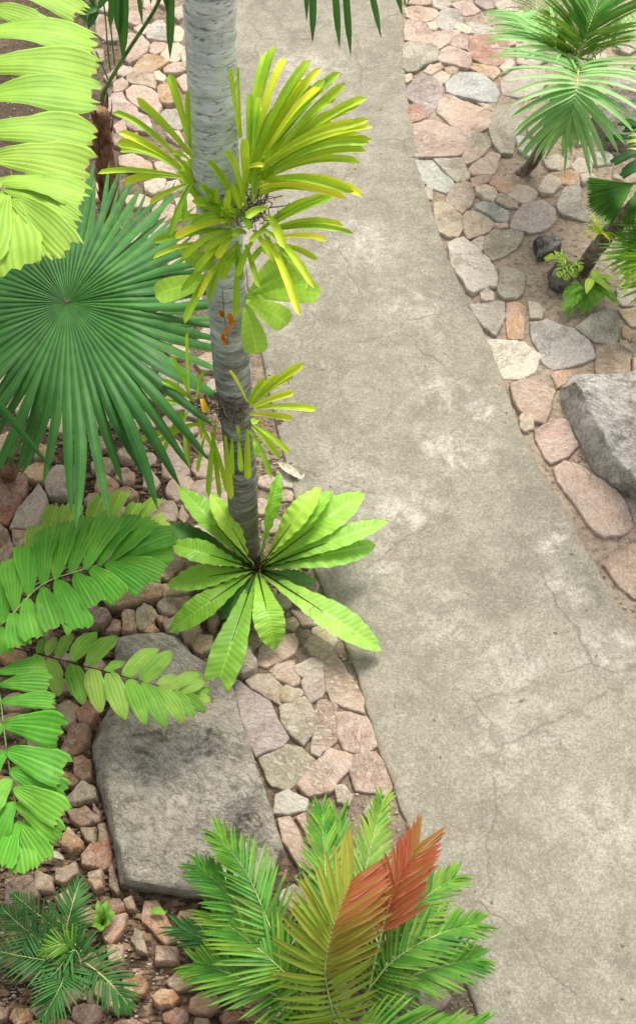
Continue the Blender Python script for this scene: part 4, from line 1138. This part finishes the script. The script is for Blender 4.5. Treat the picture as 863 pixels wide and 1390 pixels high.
# reddish palm at the bottom
f8 = Q(230, 820, 1.918)
bc = P(440, 1345, .35)
bp = empty('feather_palm', P(440, 1345, 0), 'bushy feather palm with rust red and yellow young fronds at photo bottom', 'palm', 'feather leaved palms')
FR = [ # points (zoom px, z), leaflet length, n, kwargs
 ([(330,1010,.45),(270,860,.72),(200,700,.72),(130,610,.58)], .27, 34, dict(mat='feather', side_mul=(.8, 1.))),
 ([(330,1010,.42),(240,860,.6),(140,740,.55),(80,690,.42)], .23, 32, dict(mat='feather', tint=(-.2, .1))),
 ([(400,1000,.45),(410,840,.66),(405,680,.66),(396,550,.52)], .24, 34, dict(mat='feather', nh=(0, -.2, 1), tint=(0, .25))),
 ([(440,1000,.45),(450,840,.62),(440,720,.62),(440,565,.5)], .24, 30, dict(mat='feather')),
 ([(440,1000,.45),(480,820,.62),(520,650,.62),(550,525,.5)], .22, 30, dict(mat='feather', tint=(.1, .4))),
 ([(480,1010,.42),(560,880,.6),(660,770,.58),(735,715,.45)], .24, 34, dict(mat='feather', tint=(.0, .3))),
 ([(490,1030,.42),(580,930,.62),(700,860,.60),(790,835,.45)], .24, 34, dict(mat='feather')),
 ([(490,1050,.40),(600,980,.55),(720,940,.52),(790,925,.4)], .24, 32, dict(mat='feather', tint=(-.1, .15))),
 ([(390,1050,.45),(300,960,.70),(210,880,.70),(125,815,.55)], .28, 36, dict(mat='feather', tint=(0, .3))),
 ([(380,1070,.40),(260,1010,.60),(150,960,.58),(80,940,.45)], .26, 34, dict(mat='feather', tint=(0, .2))),
 ([(360,1060,.30),(250,980,.42),(150,900,.38),(40,850,.25)], .24, 30, dict(mat='darkleaf')),
 ([(430,1090,.40),(370,1120,.55),(280,1160,.50),(170,1190,.4)], .28, 32, dict(mat='feather')),
 ([(470,1090,.40),(550,1110,.55),(650,1130,.50),(780,1110,.4)], .28, 32, dict(mat='feather')),
 ([(450,1090,.40),(450,1150,.52),(460,1210,.48),(470,1280,.4)], .26, 30, dict(mat='feather')),
 ([(500,1040,.48),(540,900,.74),(580,755,.88),(638,640,.90)], .27, 28, dict(mat='redfeather', tint=(.75, 1.1), s0=.58, width=.036, nh=(.1, -.75, .75), droop=.06, dihed=.25, a_base=60, a_tip=24, side_mul=(.85, 1.), tints=lambda s, g: -.2*(s > .9))),
 ([(480,1060,.40),(560,930,.55),(600,820,.55),(672,768,.5)], .08, 14, dict(mat='redfeather', tint=(.8, 1.), s0=.5, a_base=40)),
 ([(430,1080,.50),(405,960,.82),(425,840,.98),(470,725,1.0)], .34, 36, dict(mat='redfeather', tint=(-.15, .1), width=.040, nh=(.05, -.8, .7), droop=.05, dihed=.22, a_base=74, a_tip=30, s0=.12, tints=lambda s, g: .95*max(0, min(1, (s-.35)*1.9))*(1 if g > 0 else .35))),
]
for pts, Ln, nn, kw in FR:
    mt = kw.pop('mat'); kw.setdefault('width', .023)
    feather(bp, [bc]+PZ(f8, pts[0:]), Ln, nn, mt, rib='rib', **{**dict(s0=.3, prof=lambda s: min(1, .45+s)*(1-.22*max(0, s-.6)/.4), a_tip=14), **kw})
mb = MB(); tube(mb, [P(440, 1345, -.04), P(440, 1345, .2), bc+UP*.05], [.055, .04], 8, 10, bump=.2); mb.build('trunk', M['brown'], bp)
# small dark palms, bottom left
c0 = P(95, 1300, .22)
lp = empty('feather_palm', P(95, 1300, 0), 'low dark green young palm in soil at the bottom left corner', 'palm', 'feather leaved palms')
for pts, L_, mt in [([(90,1270,.3),(97,1235,.36),(108,1198,.33)], .155, 'darkleaf'),([(70,1290,.28),(35,1262,.34),(5,1235,.28)], .17, 'darkleaf'),([(80,1305,.3),(40,1300,.34),(-10,1290,.27)], .17, 'darkleaf'),([(110,1310,.28),(100,1290,.36),(70,1325,.34),(60,1290,.3)], .14, 'darkleaf'),
                ([(90,1320,.3),(80,1345,.36),(60,1380,.3)], .17, 'darkleaf'),([(120,1310,.3),(150,1335,.34),(175,1365,.27)], .16, 'darkleaf'),([(110,1290,.26),(50,1240,.2),(20,1215,.14)], .13, 'darkleaf'),([(105,1295,.3),(88,1282,.38),(60,1290,.36)], .13, 'feather')]:
    feather(lp, [c0]+[P(*q) for q in pts], L_*1.15, 20, mt, width=.015, s0=.25, tint=(0, .3))
mb = MB(); tube(mb, [P(95, 1300, -.03), P(95, 1300, .1), c0], [.03, .02], 6, 8); mb.build('stem', M['brown'], lp)
sh = empty('seedling', P(142, 1248, 0), 'small broad leaved dark green seedling right of the low dark palm', 'seedling')
mb = MB(); b = P(140, 1256, .05)
for (x, y, w_) in [(133,1222,12),(146,1222,13),(156,1237,13),(150,1252,12),(128,1240,12),(135,1265,11),(122,1256,10)]:
    ribbon(mb, [b, P((140+x)/2, (1250+y)/2, .16), P(x, y, .12)], w_*.0043, ovate_prof, UP, seg=7, cols=4, fold=.15, tint=.2)
mb.build('foliage', M['feather'], sh)
mb = MB(); tube(mb, [P(142, 1260, -.02), b, P(140, 1245, .12)], .004, 5, 5); mb.build('stem', M['petiole'], sh)
# top-right palm
fz = Q(640, 0, 3.87)
tr_b = P(703, 238, 0); tc = P(752, 128, .95)
rp_ = empty('feather_palm', tr_b, 'small palm with silvery green arching fronds and curved stem at upper right', 'palm', 'feather leaved palms')
stem = [P(703, 240, -.04), P(722, 221, .12), P(734, 200, .30), P(742, 175, .52), P(750, 140, .82), tc]
mb = MB(); tube(mb, stem, [.052, .028], 26, 12, bump=.12); mb.build('trunk', M['darkbark'], rp_)
flat = lambda s: 1.0*(1-.62*s**1.1) + .0
feather(rp_, PZ(fz, [(560,345,1.35),(552,440,1.42),(530,560,1.32),(492,680,1.10)]), .70, 22, 'silver', width=.062, a_base=92, a_tip=12, s0=0, prof=flat, droop=.30, dihed=.30, rib='ribyel', rr=.009, tint=(-.1, .15), seg=8, jitter=.03)
feather(rp_, [tc]+PZ(fz, [(560,345,1.1),(440,270,1.32),(345,190,1.28),(245,95,1.15),(120,60,.9)]), .52, 34, 'silver', width=.050, a_base=60, a_tip=25, s0=.25, droop=.25, dihed=.25, rib='ribyel', tint=(-.1, .1))
feather(rp_, [tc]+PZ(fz, [(545,330,1.15),(585,220,1.45),(640,70,1.6),(690,-80,1.6),(740,-220,1.4)]), .56, 42, 'feather', width=.042, a_base=62, a_tip=30, s0=.12, droop=.15, dihed=.3, rib='ribyel', tint=(-.15, .12))
feather(rp_, [tc]+PZ(fz, [(520,310,1.1),(545,140,1.3),(575,-40,1.4),(590,-200,1.3)]), .42, 34, 'feather', width=.022, a_base=60, a_tip=30, s0=.35, droop=.2, tint=(0, .2))
feather(rp_, [tc]+PZ(fz, [(600,330,1.1),(740,230,1.3),(880,130,1.25),(1000,90,1.)]), .45, 34, 'silver', width=.024, a_base=60, a_tip=30, s0=.25, droop=.25, rib='ribyel', tint=(0, .3))
feather(rp_, [tc]+PZ(fz, [(480,300,.9),(360,120,1.0),(330,-60,.95),(320,-150,.8)]), .40, 30, 'feather', width=.022, s0=.25, droop=.3)
# ---- leaning trunk with tenants, right edge
lt = empty('leaning_tree', P(785, 372, 0), 'dark leaning trunk crossing the right edge above the green ferns', 'tree')
tpp = [P(783, 378, -.04), P(792, 362, .06), P(815, 330, .32), P(840, 301, .58), P(865, 276, .85), P(905, 236, 1.3), P(960, 180, 1.9), P(1040, 60, 2.8)]
mb = MB(); tube(mb, tpp, [.066, .055], 40, 14, bump=.14); mb.build('trunk', M['darkbark'], lt)
mb = MB()
cc = tpp[-1]
for _ in range(420):
    d = Vector((rnd.gauss(0, 1), rnd.gauss(0, 1), rnd.gauss(0, .7))); q = cc+Vector((.15, 0, .15))+d.normalized()*rnd.uniform(.1, .62)
    if unproj(q)[0] < 905: continue
    e = q+Vector((rnd.gauss(0, 1), rnd.gauss(0, 1), -.5)).normalized()*.16
    ribbon(mb, [q, q.lerp(e, .5)+UP*.02, e], .05, ovate_prof, UP, seg=4)
mb.build('crown', M['darkleaf'], lt)
f7b = Q(720, 160, 4.965)
tf = empty('epiphyte', P(807, 318, .32), 'tuft of small yellow green strap leaves on the leaning trunk', 'epiphyte')
mb = MB(); b0 = P(812, 318, .44)
for k in range(34):
    a = rnd.uniform(0, 6.28); L_ = rnd.uniform(.08, .20); d = Vector((math.cos(a)-.25, math.sin(a)+.1, 0)).normalized()
    ribbon(mb, [b0, b0+d*L_*.5+UP*L_*.6, b0+d*L_+UP*L_*.3], .017, blade_prof, UP, seg=5, tint=rnd.choice([.1, .3, .3, .9]))
mb.build('foliage', M['orchid'], tf)
# dark fan palm at the right edge
df = empty('fan_palm', P(905, 330, 0), 'dark green fan palm with wedge shaped leaf segments at the right edge', 'palm')
fan_leaf(df, (860, 249), 1.0, interp([(0,60),(90,66),(130,68),(150,72),(180,66),(360,60)]), 118, 188, 24, mat='feather', fuse=.96, zdrop=.15, wob=.01, name='leaf')
fan_leaf(df, (866, 250), .98, interp([(0,60),(360,62)]), 95, 116, 8, mat='feather', fuse=.9, zdrop=.15, wob=.01, name='leaf')
for (bx, by, tx, ty, w_) in [(705,225,540,310,70),(720,280,620,380,80),(660,155,495,148,55),(720,90,590,30,90),(720,330,600,400,60),(780,120,620,80,60)]:
    mb = MB(); A = P(*f7b(bx+60, by-10), 1.0); T_ = P(*f7b(tx, ty), .95)
    ribbon(mb, [A, A.lerp(T_, .5)+UP*.05, T_], w_/4.965*mpp(A), wedge, UP, seg=8, cols=8, fold=0, pleat=.008, jag=.08)
    mb.build('leaf', M['darkleaf'], df)
mb = MB(); tube(mb, [P(905, 330, -.03), P(890, 290, .5), P(866, 250, .97)], [.03, .012], 10, 8); mb.build('stem', M['petiole'], df)
yl = empty('shrub', P(900, 260, 0), 'shrub tips with bright yellow oval leaves at right edge', 'shrub')
mb = MB()
for (bx, by, tx, ty, w_) in [(730,165,632,180,44),(740,130,645,130,30),(740,230,640,215,26),(740,190,660,200,34),(760,100,680,90,30),(750,60,690,15,40)]:
    A = P(*f7b(bx, by), 1.25); T_ = P(*f7b(tx, ty), 1.2)
    ribbon(mb, [A, A.lerp(T_, .5)+UP*.03, T_], w_/4.965*mpp(A), ovate_prof, UP, seg=8, cols=4, fold=.2, tint=.9)
mb.build('foliage', M['paddle'], yl)
mb = MB(); tube(mb, [P(900, 260, -.03), P(885, 230, .7), P(868, 190, 1.24)], [.014, .006], 10, 6); mb.build('stem', M['petiole'], yl)
# fan-feather leaf below the trunk at the right edge
pr = empty('feather_palm', P(905, 400, 0), 'bright green palm leaf tips pointing left below the leaning trunk', 'palm', 'feather leaved palms')
pc = P(900, 380, .2)
fan_leaf(pr, (882, 335), .55, interp([(0,60),(120,62),(150,70),(165,76),(180,74),(200,60),(250,60),(360,60)]), 118, 235, 22, mat='fern', fuse=.45, zdrop=.2, wob=.08, name='leaf')
fan_leaf(pr, (895, 315), .7, interp([(0,60),(360,62)]), 150, 240, 14, mat='feather', fuse=.45, zdrop=.2, wob=.08, name='leaf')
fan_leaf(pr, (905, 375), .42, interp([(0,70),(360,74)]), 130, 225, 14, mat='fern', fuse=.45, zdrop=.2, wob=.08, name='leaf')
fan_leaf(pr, (900, 350), .62, interp([(0,78),(360,80)]), 140, 215, 13, mat='orchid', fuse=.45, zdrop=.2, wob=.08, name='leaf')
mb = MB(); tube(mb, [P(905, 400, -.03), pc, P(882, 335, .54)], [.02, .008], 8, 6); mb.build('stem', M['petiole'], pr)
# small ferns and seedlings at the foot of the leaning trunk
def fernlet(name, at, label, cat, fronds, mat, L_, w_, grp_=None, hz=.06, n=12, tint=(0, .4)):
    e_ = empty(name, P(*at, 0), label, cat, grp_); c = P(*at, hz)
    for (x, y, z) in fronds:
        t_ = P(x, y, z); feather(e_, [c, c.lerp(t_, .5)+UP*.07, t_], L_, n, mat, width=w_, s0=.3, a_base=70, a_tip=30, tint=tint, droop=.25, rib='petiole', rr=.002, seg=4)
    return e_
fernlet('fern', (790, 396), 'bright green lacy fern beside the dark shade lump at the trunk foot', 'fern', [(763,420,.10),(766,402,.14),(775,415,.12),(785,412,.08),(770,428,.05),(808,412,.12),(818,405,.14),(800,420,.06),(826,398,.15),(835,405,.12),(838,412,.08),(790,424,.05),(812,392,.16),(778,396,.16),(826,385,.16)], 'fern', .075, .008, n=26)
fernlet('seedling', (768, 366), 'yellow green seedling with pointed leaflets above the lacy fern', 'seedling', [(742,352,.20),(752,348,.2),(758,374,.18),(768,378,.16),(780,374,.16),(788,364,.2),(762,356,.25),(740,350,.16)], 'paddle', .075, .022, n=5, hz=.12, tint=(.5, .9))
ey = empty('seedling', P(800, 385, 0), 'yellowish seedling with broad oval leaves among the lacy fern', 'seedling')
mb = MB(); A = P(802, 378, .22)
for (x, y, w_) in [(795,399,12),(828,397,10),(822,378,9),(812,366,8),(838,380,8),(822,388,8)]:
    T_ = P(x, y, .2); ribbon(mb, [A, A.lerp(T_, .5)+UP*.05, T_], w_*.0058, ovate_prof, UP, seg=8, cols=4, fold=.15, tint=.8)
mb.build('foliage', M['paddle'], ey)
mb = MB(); tube(mb, [P(800, 388, -.02), P(801, 384, .1), A], .004, 5, 5); mb.build('stem', M['petiole'], ey)

# ---- slender palm with overhanging strap leaflets at the top
sp = empty('slender_palm', P(152, 330, 0), 'palm with brown fibrous trunk and dark strap leaflets hanging from the top edge', 'palm')
b0 = P(152, 330, -.03); Ys = b0.y
tt = [b0, PY(150, 270, Ys), PY(141, 200, Ys), PY(137, 150, Ys)]
mb = MB(); tube(mb, tt, [.085, .06], 20, 12, bump=.35); mb.build('trunk', M['brown'], sp)
mb = MB()
for k in range(60):
    u = rnd.uniform(.1, .98); c = cr(tt, u); a = rnd.random()*6.28; d = Vector((math.cos(a), math.sin(a)-.5, 0)).normalized()
    ribbon(mb, [c+d*.055, c+d*.09+UP*.07, c+d*.10+UP*.16], .035, blade_prof, d, seg=4, cols=2, fold=.2)
mb.build('leaf_bases', M['brown'], sp)
# leaf stalks
t0 = PY(139, 140, Ys); 
st1 = [t0, PY(143, 122, Ys-.03), PY(170, 75, Ys-.1), PY(205, 22, Ys-.2), PY(232, -25, Ys-.35), PY(290, -75, Ys-.55), PY(400, -95, Ys-.75), PY(560, -90, Ys-.85), PY(640, -75, Ys-.8)]
mb = MB(); mb2 = MB()
for (x, y, x2, y2, w_) in [(170,-20,167,82,11),(160,-25,162,50,11),(186,-40,194,34,6),(232,-40,231,80,10),(222,-50,228,20,8),(152,-10,150,40,7),(205,-45,205,5,7),(424,-50,424,58,9),(415,-60,416,28,7),(452,-60,461,66,9),(466,-60,476,76,9),(492,-60,517,52,8),(530,-60,546,22,8),(548,-70,549,8,6),(580,-60,552,6,6)]:
    top = PY(x, y, Ys-.6 if x > 350 else Ys-.32); tip = PY(x2, y2, Ys-.62 if x > 350 else Ys-.34)
    ribbon(mb2 if x > 350 else mb, [top, top.lerp(tip, .5)+Vector((0, -.01, .01)), tip], w_*mpp(top)*1.15, lambda t: min(1, .5+t*3)*min(1, (1-t)*3.2+.05), (rnd.uniform(-.4, .4), -1, .3), seg=8, cols=2, fold=.25, tint=-.1)
frs = mb.build('frond', M['fan'], sp); mb2.build('frond', M['fan'], sp)
mb = MB(); tube(mb, st1, [.016, .007], 40, 7); mb.build('midrib', M['petiole'], frs)
mb = MB()
for pts in ([(150,95),(146,60),(143,20),(135,-40)],[(156,88),(152,50),(148,0),(150,-50)],[(148,110),(125,60),(90,20),(60,-40)]):
    tube(mb, [PY(x, y, Ys-.02) for x, y in pts], [.006, .005], 10, 5)
mb.build('leaf_stalk', M['petiole'], sp)
mb = MB()
for (x, y, x2, y2, w_) in [(100,-20,118,32,16),(120,-30,128,10,14),(135,10,112,20,12),(133,12,152,-8,10),(133,12,120,40,12)]:
    a, b = PY(x, y, Ys-.1), PY(x2, y2, Ys-.16); ribbon(mb, [a, a.lerp(b, .5)+UP*.02, b], w_*mpp(a), ovate_prof, (0, -.7, .7), seg=6, fold=.2)
mb.build('leaf', M['fan'], sp)

# ---- fallen leaves
lr2 = random.Random(5); mb = MB()
for _ in range(70):
    y = lr2.uniform(0, 1380); l, r_ = near_edge(0, y); u = lr2.random()**2*.5; x = l+(r_-l)*(u if lr2.random() < .5 else 1-u)
    q = P(x, y, .031); a = lr2.random()*6.28; d = Vector((math.cos(a), math.sin(a), 0))*lr2.uniform(.006, .022)
    ribbon(mb, [q-d, q+UP*.006, q+d], lr2.uniform(.004, .010), ovate_prof, UP, seg=4, cols=2, fold=.2)
tag(mb.build('leaf_litter', M['litter']), 'tiny bits of dry leaf scattered over the concrete path', 'leaf litter', kind='stuff')
mb = MB(); ribbon(mb, [P(204, 1238, .085), P(214, 1234, .105), P(226, 1240, .085)], .038, ovate_prof, UP, seg=10, cols=4, fold=.1, wave=.004, wf=4, tint=.3)
o = mb.build('fallen_leaf', M['nest']); tag(o, 'small fresh green leaf lying on an orange tan rock below the boulder', 'leaf')
for (a, b, w_, lb) in [((378,628),(410,650),13,'pale dry leaf lying at path edge behind the tall trunk'),((68,1156),(88,1166),7,'curled dry brown leaf strip on soil left of boulder')]:
    mb = MB(); ribbon(mb, [P(*a, .05), P((a[0]+b[0])/2, (a[1]+b[1])/2, .08), P(*b, .045)], w_*.005, ovate_prof, UP, seg=8, cols=4, fold=.25, curl=.2)
    tag(mb.build('fallen_leaf', M['dry']), lb, 'leaf')
# clean helper properties
for o in list(bpy.data.objects):
    if '_o' in o: del o['_o']
